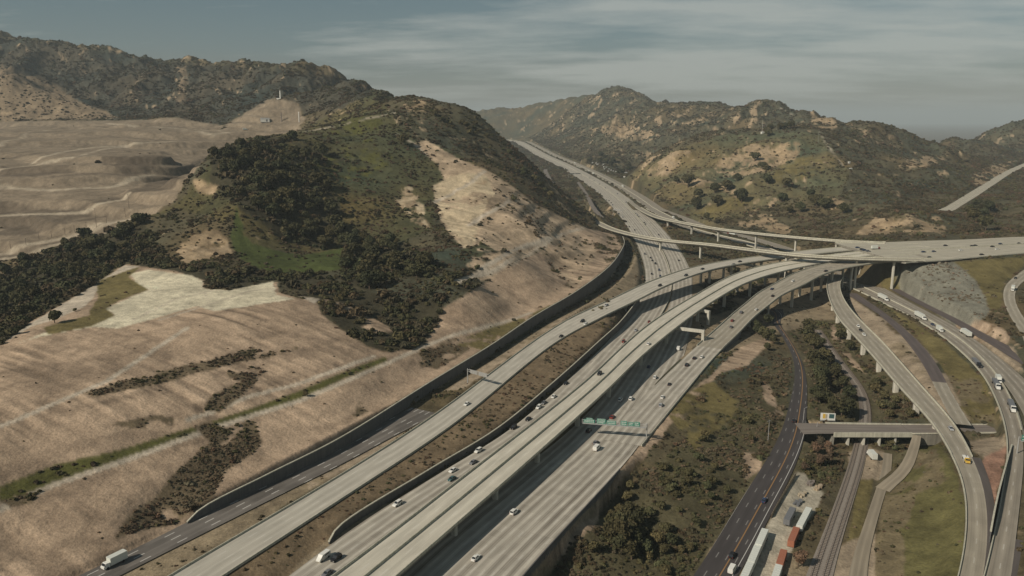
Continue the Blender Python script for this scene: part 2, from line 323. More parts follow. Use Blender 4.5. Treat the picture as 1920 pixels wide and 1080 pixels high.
ST = {k: (lambda u, v, k=k: station(RB[k], u, v)[0]) for k in RB}
iB = ST['B'](1085, 605); iF = ST['F'](1340, 650); iH = ST['H'](1122, 413); iI = ST['I'](1194, 389); iJ = ST['J'](1735, 472)
iK1 = ST['K1'](1800, 850); iF0 = ST['F'](1262, 735)
road_ctl('C', every=12, sides=(-1,)); road_ctl('E', every=12, sides=(1,)); road_ctl('B', 0, iB, 8, sides=(-1, 1)); road_ctl('A', every=8, sides=(1,))
road_ctl('F', 10, iF, 8, sides=(1,)); road_ctl('M', every=8); road_ctl('Ta', every=10, sides=(-1,)); road_ctl('Tb', every=10, sides=(1,))
road_ctl('J', iJ, None, 6); road_ctl('L', every=6); road_ctl('RR', every=8); road_ctl('K2', every=6); road_ctl('K1', iK1, None, 6); road_ctl('N', every=20); road_ctl('P', every=8); road_ctl('Z', every=12)
for k, sgn, hh in (('W1', -1, 0), ('W2', -1, 0)):
    r = WALLS[k]
    for i in range(0, len(r.z), 5):
        p = r.c[i] + sgn * r.n[i] * 5; CT.append((p[0], p[1], r.z[i] + .3, .2))
CT = np.array(CT)
KS = 1.0
def lp(x, y): return np.arctan2(x, y), 0.5 * np.log(x * x + y * y)
def rbf_fit(P, val, lam=3e-4):
    D = np.sqrt(((P[:, None] - P[None]) ** 2).sum(2)); K = -D ** 1.5
    n = len(P); A = np.zeros((n + 3, n + 3)); A[:n, :n] = K + lam * np.eye(n); A[:n, n] = 1; A[:n, n + 1:] = P; A[n, :n] = 1; A[n + 1:, :n] = P.T
    return np.linalg.solve(A, np.r_[val, 0, 0, 0])
P_ = np.stack(lp(CT[:, 0], CT[:, 1]), 1)
# thin out near-duplicates (they would fight each other)
keep = []
for i in range(len(P_)):
    if all(abs(P_[i, 0] - P_[j, 0]) + abs(P_[i, 1] - P_[j, 1]) > 0.006 for j in keep): keep.append(i)
CT, P_ = CT[keep], P_[keep]
_, _r = CT[:, 2], np.exp(P_[:, 1])
WZ = rbf_fit(P_, (CH - CT[:, 2]) / _r * 1000)          # fitted as drop per distance: even error over the picture
AZ0, AZ1, NAZ = -0.80, 0.74, 1180
RR0, RR1, NR = 85.0, 7200.0, 1150
az = np.linspace(AZ0, AZ1, NAZ); lr = np.linspace(math.log(RR0), math.log(RR1), NR)
ca_, cl_ = np.linspace(AZ0, AZ1, 260), np.linspace(math.log(RR0), math.log(RR1), 300)
G = np.stack(np.meshgrid(ca_, cl_), -1).reshape(-1, 2)
def rbf_eval(G, P, W):
    out = np.zeros(len(G))
    for i in range(0, len(G), 6000):
        g = G[i:i + 6000]; D2 = ((g[:, None] - P[None]) ** 2).sum(2)
        out[i:i + 6000] = -(D2 ** .75) @ W[:len(P)] + W[len(P)] + g @ W[len(P) + 1:]
    return out
zc = rbf_eval(G, P_, WZ).reshape(300, 260)
zc = CH - zc / 1000 * np.exp(cl_)[:, None]
def idw(G, P, val):
    out = np.zeros(len(G))
    for i in range(0, len(G), 6000):
        D2 = ((G[i:i + 6000][:, None] - P[None]) ** 2).sum(2) + 2e-5; w = D2 ** -2; out[i:i + 6000] = (w @ val) / w.sum(1)
    return out
rc = idw(G, P_, CT[:, 3]).reshape(300, 260)
def upsample(c):
    a = np.stack([np.interp(az, ca_, row) for row in c]); return np.stack([np.interp(lr, cl_, a[:, j]) for j in range(NAZ)], 1)
Z = upsample(zc); RUG = upsample(rc)
AZG, LRG = np.meshgrid(az, lr); RG = np.exp(LRG); X = RG * np.sin(AZG); Y = RG * np.cos(AZG)
# keep unconstrained far land low, and let it become the plain that meets the horizon
Z = np.maximum(Z, -40)
def blur(A, k, it=2):
    for ax in (0, 1):
        for _ in range(it):
            P = np.pad(A, [(k, k) if i == ax else (0, 0) for i in (0, 1)], mode='edge'); c = np.cumsum(P, axis=ax); c = np.insert(c, 0, 0, axis=ax)
            A = (np.take(c, range(2 * k + 1, c.shape[ax]), axis=ax) - np.take(c, range(0, c.shape[ax] - 2 * k - 1), axis=ax)) / (2 * k + 1)
    return A
sm_ = (1 - sstep(.22, 1.0, blur(RUG, 8))); Z = Z * (1 - sm_) + blur(Z, 8, 2) * sm_
# natural relief: gullies and knolls scaled by the local roughness
wx = (fbm(X, Y, 160, 3, 3) - .5) * 70; wy = (fbm(X, Y, 160, 3, 9) - .5) * 70
gul = ridged(X + wx, Y + wy, 210, 5, 11) - .55
med = fbm(X, Y, 46, 4, 21) - .5
Z0 = Z.copy()
Z += RUG * (gul * np.clip(RUG / 3.2, 2.4, 4.0) + med * 1.1 + (ridged(X - wy * .4, Y + wx * .4, 88, 4, 13) - .55) * 1.7 * sstep(3, 7, RUG)) + np.minimum(RUG, 3) * (fbm(X, Y, 12, 3, 5) - .5) * .7
# ------------------------------------------------------------------ lay the roads into the ground
def carve(r, zr, left, right, off=-0.3, extra=0.6, a=0, b=None):
    global Z
    b = len(r.z) if b is None else b
    M = max(left, right) + extra
    best = np.full(Z.shape, 1e9, np.float32); bz = np.zeros(Z.shape, np.float32); bl = np.zeros(Z.shape, np.float32)
    for i in range(a, b - 1):
        p, q = r.c[i], r.c[i + 1]; m = M + max(r.hw[i], r.hw[i + 1]) + 2
        rm = [np.hypot(*p), np.hypot(*q)]; am = [math.atan2(p[0], p[1]), math.atan2(q[0], q[1])]
        r0, r1 = max(min(rm) - m, RR0), max(rm) + m; dm = m / max(min(rm), 60)
        j0 = int((math.log(r0) - lr[0]) / (lr[1] - lr[0])); j1 = int((math.log(r1) - lr[0]) / (lr[1] - lr[0])) + 2
        k0 = int((min(am) - dm - AZ0) / (az[1] - az[0])); k1 = int((max(am) + dm - AZ0) / (az[1] - az[0])) + 2
        j0, k0 = max(j0, 0), max(k0, 0); j1, k1 = min(j1, NR), min(k1, NAZ)
        if j1 <= j0 or k1 <= k0: continue
        x = X[j0:j1, k0:k1] - p[0]; y = Y[j0:j1, k0:k1] - p[1]; d = q - p; L2 = d @ d
        t = np.clip((x * d[0] + y * d[1]) / L2, 0, 1); ex = x - t * d[0]; ey = y - t * d[1]; dist = np.hypot(ex, ey)
        lat = ex * r.n[i][0] + ey * r.n[i][1]
        hw = r.hw[i] + (r.hw[i + 1] - r.hw[i]) * t; zz = zr[i] + (zr[i + 1] - zr[i]) * t
        out = dist - hw
        B = best[j0:j1, k0:k1]; mk = out < B
        B[mk] = out[mk]; bz[j0:j1, k0:k1][mk] = zz[mk]; bl[j0:j1, k0:k1][mk] = lat[mk]
    bw = np.where(bl < 0, left, right)
    w = 1 - sstep(extra, extra + bw, best); Z = Z + (bz + off - Z) * w
    return best
def strip(r, z, o0, o1):
    q = finish(r.c + r.n * (o0 + o1) / 2, np.full(len(r.z), abs(o1 - o0) / 2), z); return q
W1, W2, W4 = WALLS['W1'], WALLS['W2'], WALLS['W4']
DIST = {}
carve(strip(W1, W1.z, -5, -.6), W1.z, 22, .8, -.25)
carve(strip(W2, W2.z, -4, -.6), W2.z, 10, .8, -.2)
carve(strip(W4, W4.z, -5, -.6), W4.z, 10, .8, -.2)
for k, L_, R_ in (('Z', 14, 14), ('OR', 8, 8), ('OX', 6, 6), ('P', 3, 3), ('P2', 3, 5), ('RR', 5, 5), ('K4', 4, 12), ('K2', 8, 8), ('L', 10, 10), ('M', 8, 8)):
    if k == 'M': DIST['N'] = carve(RB['N'], RB['N'].z, 4, 4, b=ST['N'](1546, 804)); DIST['N2'] = carve(RB['N'], RB['N'].z, 3, 1.2, a=ST['N'](1693, 804), b=ST['N'](1872, 804))
    DIST[k] = carve(RB[k], RB[k].z, L_, R_)
q = strip(W1, W1.zb, .2, 9); carve(q, W1.zb, .7, 8, -.15)
DIST['A'] = carve(RB['A'], RB['A'].z, 2.5, 8); DIST['B'] = carve(RB['B'], RB['B'].z, 4, 8, b=iB + 3)
q = strip(W2, W2.zb, .2, 6); carve(q, W2.zb, .7, 3, -.15)
DIST['C'] = carve(RB['C'], RB['C'].z, 7, 3); DIST['E'] = carve(RB['E'], RB['E'].z, 3, 5, a=ST['E'](1165, 876)); DIST['E2'] = carve(RB['E'], RB['E'].z, 3, .8, b=ST['E'](1165, 876) + 1); DIST['F'] = carve(RB['F'], RB['F'].z, 3, 9, a=6, b=iF)
DIST['Ta'] = carve(RB['Ta'], RB['Ta'].z, 8, 2); DIST['Tb'] = carve(RB['Tb'], RB['Tb'].z, 2, 9)
carve(strip(W4, W4.zb, .2, 4), W4.zb, .7, 2, -.2)
DIST['K1'] = carve(RB['K1'], RB['K1'].z, 16, 8, a=iK1); DIST['H'] = carve(RB['H'], RB['H'].z, 6, 6, b=iH); DIST['I'] = carve(RB['I'], RB['I'].z, 6, 6, b=iI + 2)
DIST['J'] = carve(RB['J'], RB['J'].z, 18, 24, a=iJ)
rN = RB['N']; sN = sub(rN, ST['N'](1552, 804), ST['N'](1688, 804)); sN.hw = sN.hw + 5; carve(sN, np.full(len(sN.z), -12.4), 7, 9, 0, .3)
def cut(r, a, b, gap, wide=1.5):
    global Z
    keep_ = Z; best = carve(r, r.z, .5, .5, -gap, wide, a, b); Z = np.minimum(keep_, Z)
cut(RB['B'], iB, iB + 16, .8, 2.5); cut(RB['B'], iB + 16, None, 3.5, 2); cut(RB['J'], 0, iJ + 1, 3.0, 3); cut(RB['F'], iF, None, 2.6, 2); cut(RB['D'], 0, None, 2.6, 1); cut(RB['H'], iH, None, 2.5, 1); cut(RB['I'], iI, None, 2.2, 1); cut(RB['K1'], 0, iK1, 2.2, 1.5)
del_edge = sstep(math.log(5900), math.log(7200), LRG)
Z = Z * (1 - del_edge) + (-30) * del_edge
def ground(x, y):
    a = (math.atan2(x, y) - AZ0) / (az[1] - az[0]); l = (0.5 * math.log(x * x + y * y) - lr[0]) / (lr[1] - lr[0])
    a = min(max(a, 0), NAZ - 1.001); l = min(max(l, 0), NR - 1.001); i, j = int(l), int(a); fi, fj = l - i, a - j
    return (Z[i, j] * (1 - fj) + Z[i, j + 1] * fj) * (1 - fi) + (Z[i + 1, j] * (1 - fj) + Z[i + 1, j + 1] * fj) * fi
def hit(u, v, z0=None):
    """first ground point seen through the pixel"""
    dx, dy, dz = ray(u, v); a = (math.atan2(dx, dy) - AZ0) / (az[1] - az[0]); j = int(min(max(a, 0), NAZ - 2)); f = a - j
    prof = Z[:, j] * (1 - f) + Z[:, j + 1] * f; rr = np.exp(lr); h = math.hypot(dx, dy); zr = CH + dz / h * rr
    below = np.nonzero(prof >= zr)[0]
    if len(below) == 0: return None
    i = below[0]
    if i == 0: rad = rr[0]
    else:
        g0, g1 = zr[i - 1] - prof[i - 1], zr[i] - prof[i]; rad = rr[i - 1] + (rr[i] - rr[i - 1]) * g0 / (g0 - g1 + 1e-9)
    x, y = dx / h * rad, dy / h * rad
    return np.array((x, y, ground(x, y)))
# ------------------------------------------------------------------ ground cover classes
#            albedo                shrubs/100m2  rills  rock
CLS = {
 'chap':     ((.086, .077, .046), 2.6, 0, .32),
 'ridge':    ((.058, .057, .042), 3.4, 0, .06),
 'tanhill':  ((.22, .17, .11), .8, 0, .3),
 'hill':     ((.082, .076, .036), 1.5, 0, .12),
 'greenhill':((.112, .102, .054), .8, 0, .30),
 'meadow':   ((.062, .076, .024), .15, 0, 0),
 'grass':    ((.085, .085, .026), .5, 0, 0),
 'drygrass': ((.145, .120, .050), .25, 0, 0),
 'dense':    ((.052, .047, .028), 4.5, 0, 0),
 'dense2':   ((.095, .084, .046), 7.0, 0, .05),
 'scrub':    ((.125, .098, .06), 13.0, 0, 0),
 'landfill': ((.215, .174, .122), .003, 0, 0),
 'landdark': ((.13, .105, .075), 0, 0, 0),
 'landlite': ((.37, .315, .23), 0, 0, 0),
 'dirt':     ((.385, .290, .200), .05, 1, 0),
 'pale':     ((.56, .51, .37), 0, 0, 0),
 'bench':    ((.43, .375, .29), 0, 0, 0),
 'scar':     ((.44, .34, .23), .18, .8, .1),
 'rock':     ((.34, .255, .155), .55, .5, .8),
 'median':   ((.17, .128, .078), 2.2, 0, 0),
 'roadside': ((.23, .185, .12), .7, 0, 0),
 'gravel':   ((.31, .25, .175), .12, 0, 0),
 'field':    ((.115, .105, .043), .25, 0, 0),
 'fieldscrub':((.16, .13, .075), 1.6, 0, 0),
 'grey':     ((.19, .185, .145), 3.0, 0, 0),
 'red':      ((.33, .20, .14), .1, 0, 0),
 'outcrop':  ((.47, .385, .255), .12, .9, .6),
 'pad':      ((.385, .35, .27), 0, 0, 0),
 'plain':    ((.14, .13, .11), 0, 0, 0),
}
KEYS = list(CLS); KI = {k: i for i, k in enumerate(KEYS)}
cls = np.full(Z.shape, KI['chap'], np.int8)
cls[RG > 5700] = KI['plain']
cls[RG < 300] = KI['roadside']
wA = [(fbm(X, Y, s, 3, 40 + i) - .5) * 2 for i, s in enumerate((40, 40))]
wB = [(fbm(X, Y, 9, 3, 50 + i) - .5) * 2 for i in range(2)]
TH = fbm(X, Y, 26, 4, 61)                      # patchiness
TH = (TH - TH.mean()) / TH.std() * .2 + .5; TH2 = ridged(X, Y, 14, 3, 62); TH2 = (TH2 - TH2.mean()) / TH2.std() * .2 + .5
def paint(name, s, warp=6.0, cover=1.0):
    P = [tuple(float(q) for q in w.split(',')) for w in s.split()]
    D = []
    for (a, b), (c, d) in zip(P, P[1:] + P[:1]):
        n = max(1, int(math.hypot(c - a, d - b) / 10))
        D += [(a + (c - a) * i / n, b + (d - b) * i / n) for i in range(n)]
    H = [hit(u, v) for u, v in D]; H = np.array([h for h in H if h is not None])
    if len(H) < 3: return
    pa, pl = lp(H[:, 0], H[:, 1])
    mg = warp / np.exp(pl.min()) * 1.5
    j0 = max(0, int((pl.min() - mg - lr[0]) / (lr[1] - lr[0]))); j1 = min(NR, int((pl.max() + mg - lr[0]) / (lr[1] - lr[0])) + 2)
    k0 = max(0, int((pa.min() - mg - AZ0) / (az[1] - az[0]))); k1 = min(NAZ, int((pa.max() + mg - AZ0) / (az[1] - az[0])) + 2)
    if j1 <= j0 or k1 <= k0: return
    sl = (slice(j0, j1), slice(k0, k1)); rr = RG[sl]
    qa = AZG[sl] + (wA[0][sl] * .6 + wB[0][sl] * .4) * warp / rr; ql = LRG[sl] + (wA[1][sl] * .6 + wB[1][sl] * .4) * warp / rr
    ins = np.zeros(qa.shape, bool)
    for i in range(len(pa)):
        a0, l0, a1, l1 = pa[i], pl[i], pa[(i + 1) % len(pa)], pl[(i + 1) % len(pa)]
        if a0 == a1: continue
        c = (qa > min(a0, a1)) & (qa <= max(a0, a1)); y = l0 + (qa - a0) * (l1 - l0) / (a1 - a0); ins ^= c & (ql < y)
    if cover < 1: ins &= TH[sl] + (TH2[sl] - .5) * .9 < .5 + (cover - .5) * .95
    cls[sl][ins] = KI[name]
def paint_line(name, s, width=3.0, warp=0.5):
    P = [tuple(float(q) for q in w.split(',')) for w in s.split()]; H = []
    for (a, b), (c, d) in zip(P, P[1:]):
        n = max(1, int(math.hypot(c - a, d - b) / 4)); H += [hit(a + (c - a) * i / n, b + (d - b) * i / n) for i in range(n)]
    H = [h for h in H if h is not None]
    for h in H:
        r = math.hypot(h[0], h[1]); dm = (width + warp) / r
        j0 = int((math.log(r) - dm * 3 - lr[0]) / (lr[1] - lr[0])); j1 = int((math.log(r) + dm * 3 - lr[0]) / (lr[1] - lr[0])) + 2
        k0 = int((math.atan2(h[0], h[1]) - dm * 1.2 - AZ0) / (az[1] - az[0])); k1 = int((math.atan2(h[0], h[1]) + dm * 1.2 - AZ0) / (az[1] - az[0])) + 2
        j0, k0 = max(0, j0), max(0, k0); sl = (slice(j0, j1), slice(k0, k1))
        d = np.hypot(X[sl] + wB[0][sl] * warp - h[0], Y[sl] + wB[1][sl] * warp - h[1]); cls[sl][d < width / 2] = KI[name]
# --- left side
paint('ridge', '-300,60 0,70 200,98 330,118 520,132 650,148 700,160 690,180 640,205 575,212 525,182 470,205 405,240 330,218 220,224 -300,228', 12)
paint('tanhill', '-200,110 20,128 70,150 100,165 150,190 225,222 -200,228', 14)
paint('tanhill', '330,125 350,125 352,150 345,190 333,190 335,150', 6, .6)
paint('landfill', '-300,228 -100,227 110,226 220,225 330,220 420,235 405,245 470,205 500,186 530,184 560,196 572,222 555,246 505,254 450,262 395,285 365,320 340,350 330,372 285,400 235,412 165,432 0,492 -300,560', 6)
paint('landdark', '190,292 260,288 310,292 270,320 235,325 205,308', 14, .7); paint('landdark', '0,312 120,308 150,315 60,330 0,325', 12)
paint('landdark', '0,375 60,382 160,385 175,395 100,425 20,440 0,440', 8); paint('landdark', '300,335 345,322 330,345 250,362 190,378 260,352', 4)
for s in ('0,270 60,245 90,240', '150,290 230,270 330,262', '0,318 80,300 180,290', '0,345 100,350 200,345 290,325', '200,232 320,236 420,242', '0,470 120,440 262,402', '0,484 120,455 220,425', '0,402 90,398 170,388 240,362', '60,300 150,275 250,268', '340,240 400,252 430,246'): paint_line('landlite', s, 10, 2)
for s in ('0,392 100,392 180,378 260,352 350,328', '0,262 40,244', '250,235 340,228', '0,478 130,448 230,418', '100,330 180,318 260,330', '60,430 150,410 200,395', '0,292 90,286', '190,252 300,258 380,262'): paint_line('landdark', s, 8, 2)
paint('hill', '565,246 640,205 700,175 760,180 870,210 900,225 960,280 850,335 800,430 700,480 640,480 560,470 450,470 430,400 330,480 250,440 260,405 330,385 370,340 400,290 480,258', 10)
paint('chap', '700,165 760,178 870,208 905,226 970,286 1050,365 1070,392 1040,400 980,355 900,312 830,275 780,262 740,225', 8)
paint('dense', '390,290 480,262 560,252 640,300 610,330 640,390 650,440 620,470 540,455 460,400 400,350', 8, .9)
paint('dense', '640,455 690,440 760,460 820,510 800,525 740,520 700,545 640,530', 6)
paint('dense', '-200,600 0,520 60,480 170,445 265,410 330,400 345,430 320,470 345,495 440,500 430,520 385,525 320,508 262,498 235,493 150,548 60,600 0,650 -200,700', 5)
paint('chap', '262,415 330,395 380,400 430,420 440,480 400,500 330,500 300,470', 6)
paint('meadow', '440,385 458,440 475,458 520,470 570,478 640,465 655,472 640,505 580,512 520,516 470,498 442,478 432,440', 5)
paint('grass', '560,300 640,280 720,250 740,300 680,340 620,330', 8, .5); paint('grass', '640,220 740,215 700,250 600,260', 6, .5)
paint('dense', '440,500 520,515 600,512 680,545 760,560 830,558 830,580 815,612 800,642 740,662 690,648 640,612 612,585 590,560 520,525 440,540 385,540', 3)
paint('rock', '332,468 350,445 400,430 425,445 436,478 400,482 350,496', 4, .85); paint('rock', '360,335 385,340 410,350 400,365 370,360', 3, .7)
paint('rock', '735,365 765,352 790,385 805,430 770,415', 5, .7); paint('rock', '780,180 800,190 790,210 760,205', 4, .4)
paint('scar', '778,268 800,262 835,283 870,302 908,316 955,345 1000,378 1040,398 1070,414 1100,428 1060,442 1000,470 960,497 930,520 900,528 870,500 890,478 935,470 870,470 830,425 812,372 832,332 818,308 800,290', 5)
paint('outcrop', '812,348 838,332 880,322 912,330 925,360 905,400 892,450 872,468 845,440 825,405', 5, .85); paint('outcrop', '735,360 770,350 795,390 800,425 770,405', 5, .6)
paint('hill', '850,470 905,455 945,470 925,495 880,500 860,490', 4, .55); paint('dense', '905,470 950,468 940,490 910,498', 3, .6)
paint('dirt', '-400,1250 -400,760 -200,720 0,648 60,602 150,550 235,495 262,500 330,508 385,526 380,545 440,546 520,528 525,548 560,560 590,562 605,590 640,618 690,650 730,662 800,645 815,612 830,578 900,535 960,497 1060,442 1100,428 1152,440 1168,470 1140,505 1080,548 1000,594 807,718 633,828 357,978 160,1080 -50,1250', 2)
paint('dense', '850,500 890,505 905,520 880,545 820,552 800,545', 3, .7); paint('scrub', '1010,450 1065,520 1085,545 1060,552 1020,480', 3, .42); paint('scrub', '1100,440 1150,445 1160,470 1140,500 1120,470', 4, .45); paint('scar', '1070,420 1120,470 1080,545 1010,470', 3, .75)
paint('pale', '243,512 283,505 320,512 360,515 383,527 380,541 430,544 513,527 521,552 553,560 400,584 367,574 300,594 217,617 173,613 60,634 30,645 110,612 213,590 200,577 277,543 253,530', 3.6)
for s in ('300,600 380,575 470,545 520,540', '250,600 330,560 400,545', '380,540 400,585'): paint_line('bench', s, 2.2, .8)
paint('drygrass', '178,530 235,498 262,502 250,512 240,520 277,543 220,565 200,577 213,592 170,612 90,628 78,615 110,606 165,592 182,560', 2)
paint('bench', '0,645 20,630 235,497 262,499 180,528 182,545 160,575 100,600 60,612', 1.5)
for s in ('700,668 560,720 470,742 400,772 350,788', '350,615 200,715 0,800'): paint_line('bench', s, 3.2, .5)
paint('scrub', '160,737 260,706 330,690 440,664 470,652 560,638 566,652 500,672 440,682 340,710 250,730 180,744', 3, .76); paint('scrub', '378,768 390,745 440,722 480,705 484,716 450,747 410,772', 2)
paint('scrub', '200,796 290,778 327,780 322,796 250,804', 2, .8); paint('scrub', '420,690 520,690 560,700 500,730 430,710', 3, .5)
paint('grass', '0,912 80,880 110,868 150,860 230,842 350,803 480,763 560,733 690,679 722,668 727,676 690,691 560,749 420,797 350,817 230,863 150,893 0,942', .8)
paint_line('bench', '0,955 110,905 230,865 400,803 560,752 690,697 790,652 850,628 950,603 1000,585', 3.6, .4)
paint('scrub', '355,800 400,785 480,795 492,832 470,852 425,882 402,920 402,945 370,962 330,982 240,1002 212,1012 230,980 290,930 330,880 390,830', 4, .8)
paint('scrub', '778,662 850,634 872,642 882,655 820,692 790,687', 2, .85); paint('scrub', '0,940 72,925 60,946 20,952', 1.5); paint('scrub', '640,760 700,752 700,790 650,785', 2, .45)
paint('scrub', '600,560 650,575 740,620 700,640 640,600', 3, .35); paint('dirt', '608,560 650,572 705,598 745,622 715,625 670,610 630,592', 3, .75)
paint('drygrass', '1060,560 1000,592 905,656 850,645 880,628 960,603', 2, .8)
for s in ('812,380 870,350 912,318', '900,505 960,470 1060,436 1098,426', '880,420 960,372', '850,530 930,505 970,480'): paint_line('bench', s, 6, 1)
for s in ('565,248 640,235 690,222 748,210', '800,290 770,265 740,250', '960,497 1000,470 1060,436 1100,425'): paint_line('bench', s, 4, 1)
paint('bench', '600,560 560,555 590,570', 2)
# --- between and beside the main roads
paint('median', '60,1150 440,1085 600,975 700,905 1055,640 1200,560 1230,540 1180,560 1000,650 640,900 420,1085 200,1150', 2)
paint('median', '440,1085 640,938 840,806 1040,643 1150,590 1190,575 1160,608 1043,714 930,807 634,992 560,1060 480,1150', 2)
paint('roadside', '860,720 960,648 1060,588 1125,552 1175,512 1190,480 1205,500 1195,540 1110,580 1000,645', 1.5); paint('gravel', '830,735 960,652 1050,597 1100,575 1000,642 870,728', 1.5, .8)
paint('roadside', '150,1080 377,1004 520,932 700,845 800,785 830,765 640,890 420,1010 330,1075 200,1160', 1.5); paint('gravel', '480,955 640,872 790,785 700,850 560,930', 1, .85)
paint('dirt', '1020,1035 1150,900 1207,824 1290,742 1390,650 1420,610 1445,640 1400,685 1350,700 1292,762 1262,792 1212,852 1172,892 1100,1000 1030,1075 990,1100', 3)
paint('dense2', '1185,915 1215,880 1262,835 1305,790 1345,735 1425,698 1480,662 1478,760 1462,812 1380,950 1300,1080 1250,1200 980,1200 1050,1045 1100,990', 4); paint('dirt', '1390,850 1430,850 1425,880 1395,900', 3, .8); paint('dirt', '1420,700 1440,720 1470,780 1460,790 1430,740', 2, .6); paint('drygrass', '1250,760 1340,710 1400,760 1300,850', 5, .45)
paint('roadside', '1195,540 1300,500 1560,480 1600,520 1560,610 1470,620 1400,645 1290,700 1260,640', 4); paint('dense2', '1505,600 1600,600 1650,680 1745,785 1560,795 1512,788', 4); paint('dirt', '1560,600 1590,660 1622,700 1600,690 1560,640', 3, .6); paint('dense', '1250,560 1330,520 1420,500 1440,540 1330,600', 6, .5)
paint('gravel', '1590,553 1640,588 1692,640 1748,700 1795,800 1770,795 1720,742 1650,665 1605,610', 2); paint('roadside', '1640,640 1700,640 1740,700 1690,690', 4, .3)
paint('drygrass', '1650,565 1765,638 1845,708 1880,790 1815,796 1768,690 1700,610', 2); paint('fieldscrub', '1760,700 1840,710 1878,790 1815,796', 4, .6); paint('gravel', '1640,590 1690,610 1770,690 1820,796 1790,796 1740,690', 1.5, .7)
paint('field', '1690,820 1768,832 1800,900 1814,960 1800,1100 1640,1100 1650,930 1705,880', 3); paint('fieldscrub', '1650,930 1710,850 1760,840 1780,900 1720,930 1690,1000 1690,1100 1610,1160 1640,1000', 4, .75)
paint('drygrass', '1612,900 1640,880 1636,920 1602,1030 1580,1035 1600,960', 1.5); paint('gravel', '1560,1035 1600,1010 1640,1000 1630,1160 1540,1160', 2); paint('gravel', '1590,850 1630,838 1660,848 1650,900 1600,900', 2)
paint('dense2', '1505,830 1560,838 1588,850 1585,880 1570,900 1550,905 1500,890 1490,870', 3); paint('dense2', '1660,830 1700,818 1708,850 1690,880 1665,905', 3, .7)
paint('grey', '1672,515 1700,500 1790,491 1835,530 1855,580 1835,622 1790,612 1740,576 1690,548', 3); paint('drygrass', '1790,491 1940,478 1885,530 1876,580 1856,580 1835,530', 3); paint('drygrass', '1640,525 1672,512 1690,548 1660,545', 3)
paint('dirt', '1780,612 1840,600 1880,615 1905,640 1860,645 1800,630', 3, .7); paint('scrub', '1800,620 1900,625 1905,645 1840,645', 3, .4); paint('gravel', '1840,640 1905,650 1920,700 1900,690 1850,650', 3)
paint('red', '1838,880 1850,850 1892,838 1872,920 1858,1000 1850,1000 1852,950', 1.5); paint('gravel', '1810,830 1885,815 1892,838 1845,860', 2, .7)
paint('pad', '1493,887 1512,889 1520,905 1545,925 1532,955 1500,1000 1480,1040 1450,1100 1400,1100 1440,1000 1438,990 1452,960 1466,935', .8)
# --- right hand hills
paint('greenhill', '1180,330 1260,282 1360,252 1440,246 1535,248 1595,320 1570,375 1480,372 1400,402 1320,422 1230,365', 10); paint('drygrass', '1470,300 1530,290 1560,320 1520,340 1440,345', 8, .5); paint('drygrass', '1300,400 1370,370 1420,372 1340,410', 8, .45)
paint('rock', '1400,272 1500,268 1490,300 1430,322 1360,332 1335,312', 8, .62); paint('rock', '1105,242 1170,233 1245,255 1200,262 1160,257 1130,250', 8, .7); paint('rock', '1255,342 1300,333 1375,348 1385,372 1340,350', 7, .65)
paint('rock', '1375,422 1430,398 1485,432 1470,442 1420,428', 7, .7); paint('rock', '1600,440 1640,408 1690,418 1765,408 1775,442', 6, .62); paint('rock', '1550,368 1582,378 1562,405', 5, .7); paint('rock', '1515,208 1562,214 1572,240 1530,240', 6, .6)
paint('rock', '1195,330 1260,285 1300,280 1250,330', 8, .55); paint('rock', '1700,300 1790,280 1760,310 1700,320', 10, .55); paint('rock', '1820,330 1860,310 1905,300 1880,330 1830,350', 8, .6)
for s, w in (('1537,250 1560,285 1582,312', 5), ('1465,203 1485,215 1490,228', 6), ('1430,246 1445,248', 6)): paint_line('bench', s, w, 1)
# the paved corridors carry no scrub
base = np.array([CLS[k][0] for k in KEYS])[cls]; shr = np.array([CLS[k][1] for k in KEYS])[cls]; ril = np.array([CLS[k][2] for k in KEYS])[cls]; rok = np.array([CLS[k][3] for k in KEYS])[cls]
dr = np.full(Z.shape, 1e9)
for k in DIST: dr = np.minimum(dr, DIST[k])
shr = shr * sstep(.8, 3.0, dr)
def bl(a, n=1):
    for _ in range(n):
        a = a.copy(); a[1:-1, 1:-1] = (a[1:-1, 1:-1] * 2 + a[:-2, 1:-1] + a[2:, 1:-1] + a[1:-1, :-2] + a[1:-1, 2:]) / 6
    return a
PATCHY = fbm(X, Y, 70, 3, 35)
# rills on the graded slopes: run down towards the road
sx = X * .50 + Y * .866; sy = X * .866 - Y * .5
g1 = vnoise(sx / 1.9 + wA[0] * .3, sy / 38 + 3, 71); g2 = vnoise(sx / 4.6 + wA[1] * .4, sy / 80, 72)
rl = ril * (g1 * .5 + g2 * .5 - .5) * np.clip((PATCHY - .3) / .3, .25, 1.3)
Z = Z + bl(rl) * .8
# stepped earthworks on the landfill and benches in the big cut
def steps(names, hgt, k):
    global Z
    m = blur(np.isin(cls, [KI[n] for n in names]).astype(float), 4, 2); q = (Z + (fbm(X, Y, 120, 3, 44) - .5) * hgt * 1.2) / hgt; fr = q - np.floor(q)
    Z = Z + m * k * hgt * (sstep(.62, .98, fr) - fr)
steps(('landfill', 'landdark', 'landlite'), 13.0, .6); steps(('scar', 'outcrop'), 12.0, .25)
